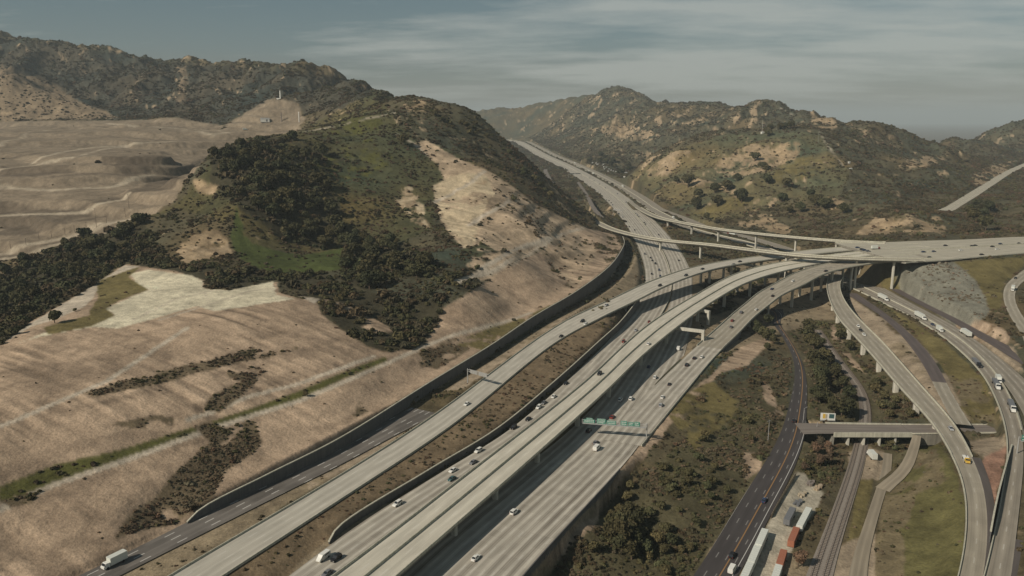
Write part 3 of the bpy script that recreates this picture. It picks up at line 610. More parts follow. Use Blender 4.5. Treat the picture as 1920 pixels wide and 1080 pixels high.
# sandstone outcrops on the rough hills
gx = np.gradient(Z, axis=0) / (np.gradient(RG, axis=0)); gy = np.gradient(Z, axis=1) / (RG * (az[1] - az[0]))
slope = np.hypot(gx, gy); SLOPE = slope
rk = ridged(X + wx * .3, Y + wy * .3, 58, 4, 81); rk = (rk - rk.mean()) / rk.std(); nz = fbm(X, Y, 7, 3, 82)
steep = np.clip(.35 + slope * .9, 0, 1.3)  # steeper ground shows more rock
mrock = sstep(.66, .95, rok * .85 + rk * .33 * steep + (nz - .5) * .9) * (rok > 0)
rockc = np.array((.34, .26, .165)) * (.75 + .5 * fbm(X, Y, 15, 3, 83))[..., None]
base = bl(base, 1)
gm = fbm(X, Y, 90, 4, 91)[..., None]; hillish = np.isin(cls, [KI['chap'], KI['hill'], KI['greenhill'], KI['ridge']])[..., None]
base = base * (1 + hillish * (gm - .5) * np.array((1.0, .5, .2)) * 1.2)
base = base * (1 - mrock[..., None]) + rockc * mrock[..., None]; shr = shr * (1 - .8 * mrock)
Z = Z + bl(mrock * nz, 2) * np.clip(RG / 900, .2, 1.4)
big = fbm(X, Y, 30, 4, 95); fine = fbm(X, Y, 3.5, 3, 96); mid = fbm(X, Y, 11, 3, 97)
base = base * (1 + (big - .5) * .5 + (mid - .5) * .45 * (1 - .5 * ril) + (fine - .5) * .5 * (1 - .6 * ril) + rl * .85)[..., None]
ero = ridged(X, Y, 24, 4, 98); ero = sstep(.55, .85, ero); bare = np.isin(cls, [KI['dirt'], KI['scar'], KI['rock'], KI['tanhill']])
base = base * (1 - (bare * ero * .28))[..., None]
strk = sstep(.50, .68, vnoise(sx / 7 + wA[0], sy / 70, 73)) * (cls == KI['scar']) * sstep(.4, .55, PATCHY); base = base * (1 - .15 * strk)[..., None]; shr = shr + strk * .7
base = np.clip(base, .01, .7)
PATCH = fbm(X, Y, 22, 4, 33)
# ------------------------------------------------------------------ helpers to make objects
def tag(o, label=None, cat=None, group=None, kind=None):
    for k, v in (('label', label), ('category', cat), ('group', group), ('kind', kind)):
        if v: o[k] = v
    return o
def mesh_obj(name, V, F, mats, parent=None, smooth_=False, mi=None, uv=None, link=True):
    me = bpy.data.meshes.new(name); me.from_pydata([tuple(map(float, v)) for v in V], [], [tuple(int(i) for i in f) for f in F])
    for m in (mats if isinstance(mats, (list, tuple)) else [mats]): me.materials.append(m)
    if mi is not None: me.polygons.foreach_set('material_index', np.asarray(mi, np.int32))
    if uv is not None:
        l = me.uv_layers.new(name='UVMap'); idx = np.zeros(len(me.loops), np.int32); me.loops.foreach_get('vertex_index', idx)
        l.data.foreach_set('uv', np.asarray(uv, np.float32)[idx].ravel())
    if smooth_: me.polygons.foreach_set('use_smooth', np.ones(len(me.polygons), bool))
    me.update(); o = bpy.data.objects.new(name, me)
    if link: COL.objects.link(o)
    if parent: o.parent = parent
    return o
def empty(name, loc=(0, 0, 0), rz=0.0):
    o = bpy.data.objects.new(name, None); COL.objects.link(o); o.location = loc; o.rotation_euler = (0, 0, rz); o.empty_display_size = .5; return o
class MB:
    """collects boxes, prisms and tubes into one mesh"""
    def __init__(s): s.V, s.F, s.M = [], [], []
    def add(s, V, F, m=0):
        b = len(s.V); s.V += [tuple(v) for v in V]; s.F += [tuple(b + i for i in f) for f in F]; s.M += [m] * len(F); return s
    def box(s, cx, cy, cz, sx, sy, sz, rz=0.0, m=0, tx=1.0, ty=1.0):
        c, n = math.cos(rz), math.sin(rz); V = []
        for dz, kx, ky in ((-.5, 1, 1), (.5, tx, ty)):
            for dx, dy in ((-.5, -.5), (.5, -.5), (.5, .5), (-.5, .5)):
                x, y = dx * sx * kx, dy * sy * ky; V.append((cx + x * c - y * n, cy + x * n + y * c, cz + dz * sz))
        return s.add(V, [(3, 2, 1, 0), (4, 5, 6, 7), (0, 1, 5, 4), (1, 2, 6, 5), (2, 3, 7, 6), (3, 0, 4, 7)], m)
    def tube(s, p, q, r0, r1=None, n=8, m=0):
        r1 = r0 if r1 is None else r1; p, q = Vector(p), Vector(q); d = (q - p).normalized(); a = d.orthogonal().normalized(); b = d.cross(a); V = []
        for c, r in ((p, r0), (q, r1)):
            for i in range(n): t = 2 * math.pi * i / n; V.append(c + (a * math.cos(t) + b * math.sin(t)) * r)
        return s.add(V, [(i, (i + 1) % n, n + (i + 1) % n, n + i) for i in range(n)] + [tuple(range(n))[::-1], tuple(range(n, 2 * n))], m)
    def loft(s, rings, m=0, caps=True):
        n = len(rings[0]); V = [v for r in rings for v in r]; F = []
        for k in range(len(rings) - 1):
            for i in range(n): F.append((k * n + i, k * n + (i + 1) % n, (k + 1) * n + (i + 1) % n, (k + 1) * n + i))
        if caps: F += [tuple(range(n))[::-1], tuple(range((len(rings) - 1) * n, len(rings) * n))]
        return s.add(V, F, m)
    def obj(s, name, mats, parent=None, sm=False, link=True): return mesh_obj(name, s.V, s.F, mats, parent, sm, s.M, link=link)
# ------------------------------------------------------------------ materials
class NT:
    def __init__(s, m): s.m = m; m.use_nodes = True; s.t = m.node_tree; s.N = s.t.nodes; s.L = s.t.links; s.N.clear(); s.x = 0
    def n(s, ty, **kw):
        nd = s.N.new(ty)
        for k, v in kw.items():
            if k in ('op', 'operation'): nd.operation = v
            else: setattr(nd, k, v)
        return nd
    def math(s, op, a, b=None, c=None, clamp=False):
        nd = s.N.new('ShaderNodeMath'); nd.operation = op; nd.use_clamp = clamp
        for i, v in enumerate((a, b, c)):
            if v is None: continue
            if isinstance(v, (int, float)): nd.inputs[i].default_value = v
            else: s.L.new(v, nd.inputs[i])
        return nd.outputs[0]
    def mix(s, f, a, b, blend='MIX'):
        nd = s.N.new('ShaderNodeMix'); nd.data_type = 'RGBA'; nd.blend_type = blend
        for i, v in ((0, f), (6, a), (7, b)):
            if isinstance(v, (int, float)): nd.inputs[i].default_value = v
            elif isinstance(v, tuple): nd.inputs[i].default_value = (*v, 1)
            else: s.L.new(v, nd.inputs[i])
        return nd.outputs[2]
    def noise(s, vec, scale, detail=3, rough=.5):
        nd = s.N.new('ShaderNodeTexNoise'); nd.inputs['Scale'].default_value = scale; nd.inputs['Detail'].default_value = detail; nd.inputs['Roughness'].default_value = rough
        if vec is not None: s.L.new(vec, nd.inputs['Vector'])
        return nd.outputs[0]
    def ramp(s, f, a, b, lo=0.0, hi=1.0):
        nd = s.N.new('ShaderNodeMapRange'); nd.inputs[1].default_value = a; nd.inputs[2].default_value = b; nd.inputs[3].default_value = lo; nd.inputs[4].default_value = hi; s.L.new(f, nd.inputs[0]); return nd.outputs[0]
    def comb(s, x, y, z=0.0):
        nd = s.N.new('ShaderNodeCombineXYZ')
        for i, v in enumerate((x, y, z)):
            if isinstance(v, (int, float)): nd.inputs[i].default_value = v
            else: s.L.new(v, nd.inputs[i])
        return nd.outputs[0]
    def out(s, col, rough=.9, bump=None, bd=.3, spec=.2, metal=0.0):
        b = s.N.new('ShaderNodeBsdfPrincipled'); o = s.N.new('ShaderNodeOutputMaterial'); s.L.new(b.outputs[0], o.inputs[0])
        if isinstance(col, tuple): b.inputs['Base Color'].default_value = (*col, 1)
        else: s.L.new(col, b.inputs['Base Color'])
        if isinstance(rough, (int, float)): b.inputs['Roughness'].default_value = rough
        else: s.L.new(rough, b.inputs['Roughness'])
        b.inputs['Specular IOR Level'].default_value = spec; b.inputs['Metallic'].default_value = metal
        if bump is not None:
            bn = s.N.new('ShaderNodeBump'); bn.inputs['Distance'].default_value = bd; bn.inputs['Strength'].default_value = .6; s.L.new(bump, bn.inputs['Height']); s.L.new(bn.outputs[0], b.inputs['Normal'])
        return s.m
MAT = {}
def newm(name): m = bpy.data.materials.new(name); MAT[name] = m; return NT(m)
def weathered(name, col, var=.25, scale=.4, rough=.85, spec=.2, metal=0.0, streak=0.0):
    t = newm(name); g = t.n('ShaderNodeTexCoord').outputs['Object']; n1 = t.noise(g, scale, 4, .6); n2 = t.noise(g, scale * 6, 3)
    f = t.math('ADD', t.math('MULTIPLY', n1, .65), t.math('MULTIPLY', n2, .35)); k = t.ramp(f, .3, .7, 1 - var, 1 + var)
    if streak:
        mp = t.n('ShaderNodeMapping'); mp.inputs['Scale'].default_value = (1.1, 1.1, .05); t.L.new(g, mp.inputs[0]); st = t.noise(mp.outputs[0], 1.0, 3); k = t.math('MULTIPLY', k, t.ramp(st, .35, .65, 1 - streak, 1 + streak * .4))
    vm = t.n('ShaderNodeVectorMath'); vm.operation = 'SCALE'; vm.inputs[0].default_value = col; t.L.new(k, vm.inputs['Scale']); return t.out(vm.outputs[0], rough, None, spec=spec, metal=metal)
def road_mat(name, col, stain, lane=3.66, line=.5, wear=.35, n_lanes_off=0.0, edge=None, centre=None, patch=0.0, slab=.12, dashlen=14.6, dash=.28):
    """UV in metres: u along the road, v across from the centre line; attribute-free"""
    t = newm(name); uv = t.n('ShaderNodeUVMap'); uv.uv_map = 'UVMap'; sp = t.n('ShaderNodeSeparateXYZ'); t.L.new(uv.outputs[0], sp.inputs[0]); u, v = sp.outputs[0], sp.outputs[1]
    vv = t.math('ADD', v, 200 * lane + n_lanes_off); f = t.math('FRACT', t.math('DIVIDE', vv, lane))
    d = t.math('ABSOLUTE', t.math('SUBTRACT', f, .5))                                   # 0 lane middle, .5 at the line
    wheel = t.math('SUBTRACT', 1.0, t.math('MULTIPLY', t.math('ABSOLUTE', t.math('SUBTRACT', d, .2)), 6), clamp=True)
    oil = t.math('SUBTRACT', 1.0, t.math('MULTIPLY', d, 7), clamp=True)
    lane_id = t.math('FLOOR', t.math('DIVIDE', vv, lane)); wn = t.n('ShaderNodeTexWhiteNoise'); wn.noise_dimensions = '1D'; t.L.new(lane_id, wn.inputs['W'])
    along = t.noise(t.comb(t.math('MULTIPLY', u, .012), t.math('MULTIPLY', v, 1.1)), 1.0, 4, .55); along2 = t.noise(t.comb(t.math('MULTIPLY', u, .05), t.math('MULTIPLY', v, .35)), 1.0, 3)
    dark = t.math('MULTIPLY', t.math('ADD', t.math('MULTIPLY', wheel, .55), t.math('MULTIPLY', oil, .8)), t.math('MULTIPLY', t.ramp(along, .3, .7, .2, 1.1), t.ramp(wn.outputs[0], 0, 1, .35, 1.0)))
    k = t.math('SUBTRACT', t.math('ADD', t.ramp(along2, .3, .7, .86, 1.12), t.ramp(along, .3, .7, -.07, .1)), t.math('MULTIPLY', dark, wear))
    if slab:
        sid = t.math('FLOOR', t.math('DIVIDE', u, 4.6)); w2 = t.n('ShaderNodeTexWhiteNoise'); w2.noise_dimensions = '2D'; t.L.new(t.comb(sid, lane_id), w2.inputs['Vector']); k = t.math('ADD', k, t.ramp(w2.outputs[0], 0, 1, -slab, slab))
    vm = t.n('ShaderNodeVectorMath'); vm.operation = 'SCALE'; vm.inputs[0].default_value = col; t.L.new(k, vm.inputs['Scale']); c = vm.outputs[0]
    c = t.mix(t.math('MULTIPLY', dark, wear * .8), c, stain)
    if patch:
        pn = t.noise(t.comb(t.math('MULTIPLY', u, .03), t.math('MULTIPLY', t.math('FLOOR', t.math('DIVIDE', v, lane)), 3.1)), 1.0, 2); c = t.mix(t.math('MULTIPLY', t.ramp(pn, .5, .56, 0, 1), patch), c, tuple(x * .45 for x in col))
    if line:
        wd = .055; ln = t.math('GREATER_THAN', d, .5 - wd); on = t.math('LESS_THAN', t.math('FRACT', t.math('DIVIDE', u, dashlen)), dash); c = t.mix(t.math('MULTIPLY', t.math('MULTIPLY', ln, on), line), c, (.75, .74, .68))
    for pos, w, colr, st in (edge or []):
        e = t.math('LESS_THAN', t.math('ABSOLUTE', t.math('SUBTRACT', v, pos)), w); c = t.mix(t.math('MULTIPLY', e, st), c, colr)
    bn = t.noise(t.n('ShaderNodeTexCoord').outputs['Object'], 2.5, 3)
    return t.out(c, .85, bn, .03)
road_mat('concrete_road', (.44, .41, .34), (.19, .155, .115), wear=1.05, line=.22, slab=.07)
road_mat('far_concrete_road', (.43, .40, .315), (.2, .165, .12), wear=.4, line=.2, slab=.03)
road_mat('bright_concrete', (.53, .50, .41), (.25, .22, .15), wear=.25, line=.2, slab=.025)
road_mat('pale_concrete', (.45, .425, .355), (.25, .215, .155), wear=.34, line=.2, slab=.03)
road_mat('ramp_concrete', (.33, .30, .235), (.17, .14, .1), wear=.5, line=.2, slab=.04)
road_mat('old_asphalt', (.17, .155, .135), (.08, .07, .06), wear=.4, line=.55, patch=.55, slab=0)
road_mat('dark_asphalt', (.062, .056, .054), (.035, .03, .03), wear=.3, line=.2, slab=0, edge=[(-7.1, .12, (.6, .59, .55), .6), (1.25, .24, (.40, .22, .08), .6), (5.3, .13, (.6, .6, .56), .8)])
road_mat('worn_asphalt', (.20, .175, .15), (.1, .085, .075), wear=.4, line=0, slab=0)
road_mat('purple_asphalt', (.12, .10, .092), (.07, .06, .055), wear=.35, line=0, slab=0)
road_mat('truck_road_surface', (.30, .27, .215), (.15, .125, .095), wear=.7, line=.25, slab=.03)
road_mat('shoulder_paving', (.10, .088, .08), (.05, .045, .04), wear=.2, line=0, slab=0)
road_mat('dirt_track', (.29, .25, .185), (.17, .14, .1), lane=2.2, wear=.5, line=0, slab=0)
weathered('girder_concrete', (.24, .225, .185), .18, .12, streak=.25)  # base colour lowered to deepen the shade on deck sides and undersides
weathered('shaded_wall_concrete', (.115, .113, .108), .2, .15, streak=.12)  # shade of the wall faces darkened into the base colour; streaks are weathering
weathered('column_concrete', (.52, .50, .42), .12, .2, streak=.15)
weathered('barrier_concrete', (.47, .455, .36), .15, .3, streak=.2)
def terrain_mat():
    t = newm('ground_cover'); a = t.n('ShaderNodeVertexColor'); a.layer_name = 'cover'; g = t.n('ShaderNodeTexCoord').outputs['Object']
    n1 = t.noise(g, .9, 4, .62); n2 = t.noise(g, .16, 4, .6); k = t.math('ADD', t.ramp(n1, .28, .72, -.24, .26), t.ramp(n2, .3, .7, .84, 1.17))
    vm = t.n('ShaderNodeVectorMath'); vm.operation = 'SCALE'; t.L.new(a.outputs[0], vm.inputs[0]); t.L.new(k, vm.inputs['Scale'])
    return t.out(vm.outputs[0], .95, t.math('ADD', n1, t.math('MULTIPLY', n2, 3)), .5, spec=.1)
terrain_mat()
# ------------------------------------------------------------------ the ground as one sheet: fine near part + coarse far plain to the horizon
def build_ground():
    far = np.exp(np.linspace(lr[-1], math.log(45000), 26)[1:]); nf = len(far); NA = NAZ
    # sides and back: coarse columns so the sheet closes around the camera
    Vx, Vy, Vz = X.ravel(), Y.ravel(), Z.ravel()
    fx = (far[:, None] * np.sin(az)[None]).ravel(); fy = (far[:, None] * np.cos(az)[None]).ravel(); fz = np.full(fx.shape, -30.0)
    V = np.stack([np.r_[Vx, fx], np.r_[Vy, fy], np.r_[Vz, fz]], 1).astype(np.float32)
    rows = NR + nf; idx = np.arange(rows * NA).reshape(rows, NA)
    F = np.stack([idx[:-1, :-1], idx[:-1, 1:], idx[1:, 1:], idx[1:, :-1]], -1).reshape(-1, 4)[:, ::-1]
    # coarse skirt behind and beside the camera
    a2 = np.linspace(AZ1, AZ0 + 2 * math.pi, 90); r2 = np.exp(lr[::8]); r2 = np.r_[r2, far]
    n0 = len(V); zr1 = np.r_[Z[::8, -1], np.full(nf, -30.)]; zr0 = np.r_[Z[::8, 0], np.full(nf, -30.)]
    t = np.linspace(0, 1, 90); A2, R2 = np.meshgrid(a2, r2); zz = zr1[:, None] * (1 - t) + zr0[:, None] * t
    V2 = np.stack([R2 * np.sin(A2), R2 * np.cos(A2), zz], -1).reshape(-1, 3).astype(np.float32); id2 = np.arange(len(V2)).reshape(len(r2), 90) + n0
    F2 = np.stack([id2[:-1, :-1], id2[:-1, 1:], id2[1:, 1:], id2[1:, :-1]], -1).reshape(-1, 4)[:, ::-1]
    # cap under the camera
    c0 = n0 + len(V2); ring = np.r_[idx[0], id2[0]]; F3 = [(c0, ring[(i + 1) % len(ring)], ring[i]) for i in range(len(ring))]
    V = np.vstack([V, V2, np.array([[0, 0, float(Z[0].mean())]], np.float32)])
    cols = np.vstack([base.reshape(-1, 3), np.tile(CLS['plain'][0], (len(fx), 1)), np.tile((.16, .13, .08), (len(V2), 1)), [(.16, .13, .08)]])
    me = bpy.data.meshes.new('terrain'); Fq = np.vstack([F, F2]); nq = len(Fq); nl = nq * 4 + len(F3) * 3
    me.vertices.add(len(V)); me.vertices.foreach_set('co', V.ravel()); me.loops.add(nl); me.polygons.add(nq + len(F3))
    me.loops.foreach_set('vertex_index', np.r_[Fq.ravel(), np.array(F3).ravel()].astype(np.int32))
    ls = np.r_[np.arange(nq) * 4, nq * 4 + np.arange(len(F3)) * 3].astype(np.int32); me.polygons.foreach_set('loop_start', ls)
    me.polygons.foreach_set('use_smooth', np.ones(nq + len(F3), bool)); me.update(calc_edges=True)
    at = me.color_attributes.new('cover', 'FLOAT_COLOR', 'POINT'); at.data.foreach_set('color', np.c_[cols, np.ones(len(cols))].astype(np.float32).ravel())
    me.materials.append(MAT['ground_cover']); o = bpy.data.objects.new('terrain', me); COL.objects.link(o)
    tag(o, 'rough scrubby hills with graded tan slopes around the freeway interchange', 'terrain', kind='structure'); return o
build_ground()
# ------------------------------------------------------------------ road sheets
def sheet(name, r, mat, dz=0.0, lo=-1.0, hi=1.0, kind='structure', label=None, n=5, parent=None):
    k = len(r.z); off = np.linspace(lo, hi, n); P = r.c[:, None] + r.n[:, None] * (r.hw[:, None] * off)[..., None]
    V = np.concatenate([P, np.broadcast_to((r.z + dz)[:, None, None], (k, n, 1))], 2).reshape(-1, 3)
    uv = np.stack([np.broadcast_to(r.s[:, None], (k, n)), r.hw[:, None] * off], -1).reshape(-1, 2); i = np.arange(k * n).reshape(k, n)
    F = np.stack([i[:-1, :-1], i[:-1, 1:], i[1:, 1:], i[1:, :-1]], -1).reshape(-1, 4)
    o = mesh_obj(name, V, F, MAT[mat], parent, True, uv=uv)
    if not parent: tag(o, label, 'road', kind=kind)
    return o
def sweep(r, sec, closed=True, off=None, zz=None, every=1):
    """sweep a section [(lateral, dz)...] along a ribbon; off = lateral of the section origin per station"""
    k = len(r.z); off = np.zeros(k) if off is None else np.broadcast_to(off, (k,)); z = r.z if zz is None else zz; rings = []
    for i in list(range(0, k - 1, every)) + [k - 1]:
        rings.append([(r.c[i][0] + r.n[i][0] * (off[i] + a), r.c[i][1] + r.n[i][1] * (off[i] + a), z[i] + b) for a, b in sec])
    return MB().loft(rings)
def barrier(r, off, name='concrete_barrier', h=.95, label=None, parent=None, mat='barrier_concrete', w=.3, group='concrete barriers along the roads', cat='barrier'):
    o = sweep(r, [(-w, -.06), (-w * .5, h), (w * .5, h), (w, -.06)], off=off).obj(name, MAT[mat], parent)
    if not parent: tag(o, label, cat, group)
    return o
sheet('freeway', RB['C'], 'concrete_road', label='pale grey concrete freeway lanes beside the long dark wall'); sheet('freeway', RB['E'], 'concrete_road', .004, label='pale concrete freeway lanes under the green sign bridge')
sheet('road', RB['A'], 'old_asphalt', .12, label='grey patched asphalt road at the foot of the dirt slope')
bg = sub(RB['B'], 0, iB); sheet('road', bg, 'pale_concrete', .1, label='wide pale concrete carriageway between wall and brown median')
fg = sub(RB['F'], 4, iF); sheet('road', fg, 'concrete_road', .05, label='concrete ramp leaving the freeway on its outer side')
sheet('road', RB['Ta'], 'truck_road_surface', label='truck carriageway curving down past the interchange'); sheet('road', RB['Tb'], 'truck_road_surface', .02, label='outer truck carriageway curving past the grey brush slope')
sheet('road', RB['K4'], 'purple_asphalt', .05, label='dark asphalt shoulder lane above the truck road'); sheet('road', RB['K2'], 'purple_asphalt', .05, label='disused dark asphalt strip across the gravel field')
j = ST['K2'](1768, 715); sheet('road', sub(RB['K2'], j, len(RB['K2'].z) - 1), 'ramp_concrete', .08, label='pale concrete end of the disused strip')
kg = sub(RB['K1'], iK1, len(RB['K1'].z) - 1); sheet('road', kg, 'ramp_concrete', .06, label='concrete ramp running down beside the green field')
sheet('road', kg, 'shoulder_paving', .03, -1.85, -1.0, label='dark paved shoulder with white ticks beside the ramp', n=3)
q = sub(RB['Ta'], ST['Ta'](1860, 1000), len(RB['Ta'].z) - 1); sheet('road', q, 'shoulder_paving', .02, -1.8, -1.0, label='narrow paved shoulder with pale ticks by the truck road', n=3)
sheet('road', RB['L'], 'ramp_concrete', .05, label='curved loop ramp on the green bank'); sheet('road', RB['M'], 'dark_asphalt', .05, label='dark asphalt road with an orange centre line')
jg = sub(RB['J'], iJ, len(RB['J'].z) - 1); sheet('road', jg, 'far_concrete_road', .05, label='wide elevated freeway running off past the rocky bluff')
hg = sub(RB['H'], 0, iH); sheet('road', hg, 'ramp_concrete', .05, label='concrete ramp on the hillside feeding the nearer flyover'); ig = sub(RB['I'], 0, iI); sheet('road', ig, 'ramp_concrete', .05, label='short ramp feeding the farther flyover')
sheet('road', RB['OR'], 'worn_asphalt', .05, label='old road along the foot of the dark hill'); sheet('road', RB['OX'], 'worn_asphalt', .05, label='link road between freeway and hillside ramp'); sheet('road', RB['Z'], 'far_concrete_road', .05, label='distant freeway climbing through the cut')
sheet('path', RB['P'], 'dirt_track', .04, label='pale dirt track beside the railway'); sheet('path', RB['P2'], 'dirt_track', .06, label='dirt track bending up to the overpass')
# ------------------------------------------------------------------ viaducts: deck, parapets, columns as parts
def viaduct(key, a, b, label, mat, cols=(), n_col=1, depth=2.3, col_r=1.1, wall_to=None, group='viaducts of the interchange', split=False, endwall=False, cap=True):
    r = sub(RB[key], a, b); root = empty('viaduct', (float(r.c[0][0]), float(r.c[0][1]), 0)); root.location = (0, 0, 0)
    tag(root, label, 'viaduct', group)
    sheet('deck_surface', r, mat, 0.0, parent=root)
    hw = r.hw; k = len(r.z); rings = []
    for i in range(k):
        w = hw[i] + .35; sec = [(-w, -.02), (w, -.02), (w, -.65), (w - 1.6, -.9), (w * .62, -depth), (-w * .62, -depth), (-w + 1.6, -.9), (-w, -.65)]
        rings.append([(r.c[i][0] + r.n[i][0] * o, r.c[i][1] + r.n[i][1] * o, r.z[i] + dz) for o, dz in sec])
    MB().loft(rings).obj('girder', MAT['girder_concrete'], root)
    barrier(r, -hw - .12, 'parapet', .85, parent=root); barrier(r, hw + .12, 'parapet', .85, parent=root)
    if split: barrier(r, 0, 'median_barrier', .9, parent=root)
    if wall_to is not None:                      # solid abutment walls where the deck is low
        m = min(wall_to, k - 1)
        for sd in (-1, 1):
            rr = []
            for i in range(m + 1):
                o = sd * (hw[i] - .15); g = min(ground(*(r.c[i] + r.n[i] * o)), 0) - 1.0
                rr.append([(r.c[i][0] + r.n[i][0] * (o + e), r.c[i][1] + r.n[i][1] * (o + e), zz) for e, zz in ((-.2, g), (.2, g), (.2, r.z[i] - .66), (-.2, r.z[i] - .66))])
            MB().loft(rr).obj('side_wall', MAT['shaded_wall_concrete'], root)
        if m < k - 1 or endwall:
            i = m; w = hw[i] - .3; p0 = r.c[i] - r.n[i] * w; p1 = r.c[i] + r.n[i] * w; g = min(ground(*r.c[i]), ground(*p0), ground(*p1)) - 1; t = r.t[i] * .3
            MB().loft([[(p0[0] - t[0], p0[1] - t[1], g), (p0[0] + t[0], p0[1] + t[1], g), (p0[0] + t[0], p0[1] + t[1], r.z[i] - depth), (p0[0] - t[0], p0[1] - t[1], r.z[i] - depth)], [(p1[0] - t[0], p1[1] - t[1], g), (p1[0] + t[0], p1[1] + t[1], g), (p1[0] + t[0], p1[1] + t[1], r.z[i] - depth), (p1[0] - t[0], p1[1] - t[1], r.z[i] - depth)]]).obj('abutment', MAT['shaded_wall_concrete'], root)
    for c in cols:
        i = c if isinstance(c, int) else station(r, *c)[0]
        i = min(max(i, 1), k - 2); th = math.atan2(r.t[i][1], r.t[i][0])
        for o in ((0,) if n_col == 1 else np.linspace(-.5, .5, n_col) * hw[i]):
            p = r.c[i] + r.n[i] * o; g = ground(p[0], p[1]); top = r.z[i] - depth + .05
            if top - g < 1.5: continue
            m = MB(); ring = lambda z, kx, ky: [(p[0] + (math.cos(th) * x * kx - math.sin(th) * y * ky), p[1] + (math.sin(th) * x * kx + math.cos(th) * y * ky), z) for x, y in ((-1, -.6), (-.6, -1), (.6, -1), (1, -.6), (1, .6), (.6, 1), (-.6, 1), (-1, .6))]
            m.loft([ring(g - 2, col_r * .8, col_r), ring(top - 3, col_r * .8, col_r), ring(top, col_r * .9, col_r * (1.7 if cap else 1.1))]); m.obj('column', MAT['column_concrete'], root)
    return root
nD = len(RB['D'].z) - 1; nB = len(RB['B'].z) - 1; nF = len(RB['F'].z) - 1; nH = len(RB['H'].z) - 1; nI = len(RB['I'].z) - 1
def stn(key, u, v): return station(RB[key], u, v)[0]
VD = viaduct('D', 0, nD, 'twin raised carriageways of bright concrete down the middle of the freeway', 'bright_concrete', [(690, 1040), (790, 960), (880, 885), (960, 822), (1040, 760), (1110, 706), (1175, 655), (1250, 618), (1305, 577), (1352, 545), (1400, 522), (1450, 505), (1500, 494), (1550, 484), (1600, 476)], 2, 1.7, split=True)
VB = viaduct('B', iB, nB, 'curved ramp viaduct swinging over the freeway, nearest the hillside', 'pale_concrete', [(1165, 568), (1318, 503), (1360, 493), (1410, 484), (1470, 478), (1530, 470), (1590, 465)], 2, wall_to=stn('B', 1135, 585) - iB)
VF = viaduct('F', iF, nF, 'outermost ramp viaduct curving up on tall dark columns', 'ramp_concrete', [(1405, 592), (1445, 562), (1485, 535), (1520, 518), (1560, 505), (1600, 496)], 2, wall_to=stn('F', 1372, 618) - iF)
VH = viaduct('H', iH, nH, 'slender nearer flyover crossing the freeway on single columns', 'ramp_concrete', [(1234, 450), (1316, 458), (1473, 476), (1600, 485), (1674, 487)], 1, 2.2, 1.25)
VI = viaduct('I', iI, nI, 'slender farther flyover below the rocky bluff', 'ramp_concrete', [(1252, 412), (1296, 421), (1341, 430), (1419, 439), (1499, 446), (1570, 452)], 1, 2.0, 1.2)
VK = viaduct('K1', 0, iK1, 'long ramp viaduct on white columns above the scrub valley', 'ramp_concrete', [(1564, 548), (1570, 570), (1588, 598), (1612, 630), (1643, 660), (1680, 700), (1716, 742), (1755, 782)], 1, 1.7, 1.75, cap=False)
# J between the fan of ramps and the embankment
VJ = viaduct('J', 0, iJ, 'broad viaduct deck where the ramps join below the bluff', 'far_concrete_road', [(1640, 478), (1680, 475), (1710, 472)], 5, 2.4, 1.2)
# ------------------------------------------------------------------ retaining walls, each with its foot in the ground
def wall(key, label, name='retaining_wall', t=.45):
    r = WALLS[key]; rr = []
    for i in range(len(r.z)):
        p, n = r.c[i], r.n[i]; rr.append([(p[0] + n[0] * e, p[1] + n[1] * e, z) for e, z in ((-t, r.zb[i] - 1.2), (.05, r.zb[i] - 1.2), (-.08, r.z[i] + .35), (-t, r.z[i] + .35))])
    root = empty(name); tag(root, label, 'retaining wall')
    MB().loft(rr).obj('wall_face', MAT['shaded_wall_concrete'], root)
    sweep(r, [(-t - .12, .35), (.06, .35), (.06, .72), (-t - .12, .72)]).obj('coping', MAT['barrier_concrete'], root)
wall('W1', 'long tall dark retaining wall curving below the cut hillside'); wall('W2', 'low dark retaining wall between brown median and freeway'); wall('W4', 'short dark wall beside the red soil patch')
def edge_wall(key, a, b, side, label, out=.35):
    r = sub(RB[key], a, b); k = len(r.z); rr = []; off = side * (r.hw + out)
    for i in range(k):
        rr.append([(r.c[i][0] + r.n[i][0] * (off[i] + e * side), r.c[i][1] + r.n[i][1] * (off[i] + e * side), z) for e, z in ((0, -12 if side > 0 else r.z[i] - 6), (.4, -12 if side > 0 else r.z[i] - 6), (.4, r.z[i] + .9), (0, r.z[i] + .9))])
    o = MB().loft(rr).obj('retaining_wall', MAT['shaded_wall_concrete']); tag(o, label, 'retaining wall'); return o
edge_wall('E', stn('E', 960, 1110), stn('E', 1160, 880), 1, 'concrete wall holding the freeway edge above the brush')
# barriers
barrier(RB['C'], RB['C'].hw + .1, label='concrete median barrier along the freeway up the valley'); barrier(RB['Ta'], RB['Ta'].hw + .3, label='concrete divider between the truck carriageways')
ta_ = sub(RB['Ta'], 0, stn('Ta', 1884, 800)); barrier(ta_, -ta_.hw - .3, label='low concrete barrier on the field side of the truck road', h=.85); barrier(bg, -bg.hw - .3, label='low concrete barrier on the hill side of the pale carriageway', h=.8); barrier(bg, bg.hw + .3, label='low concrete barrier on the median side of the pale carriageway', h=.8)
barrier(sub(RB['F'], 4, iF), sub(RB['F'], 4, iF).hw + .3, label='low concrete barrier on the outside of the climbing ramp', h=.8); barrier(kg, kg.hw + .3, label='low concrete barrier along the ramp by the red soil', h=.8)
barrier(jg, jg.hw + .3, label='low concrete barrier above the grey brush slope', h=.8); barrier(jg, 0, label='concrete divider of the wide elevated freeway', h=.9)
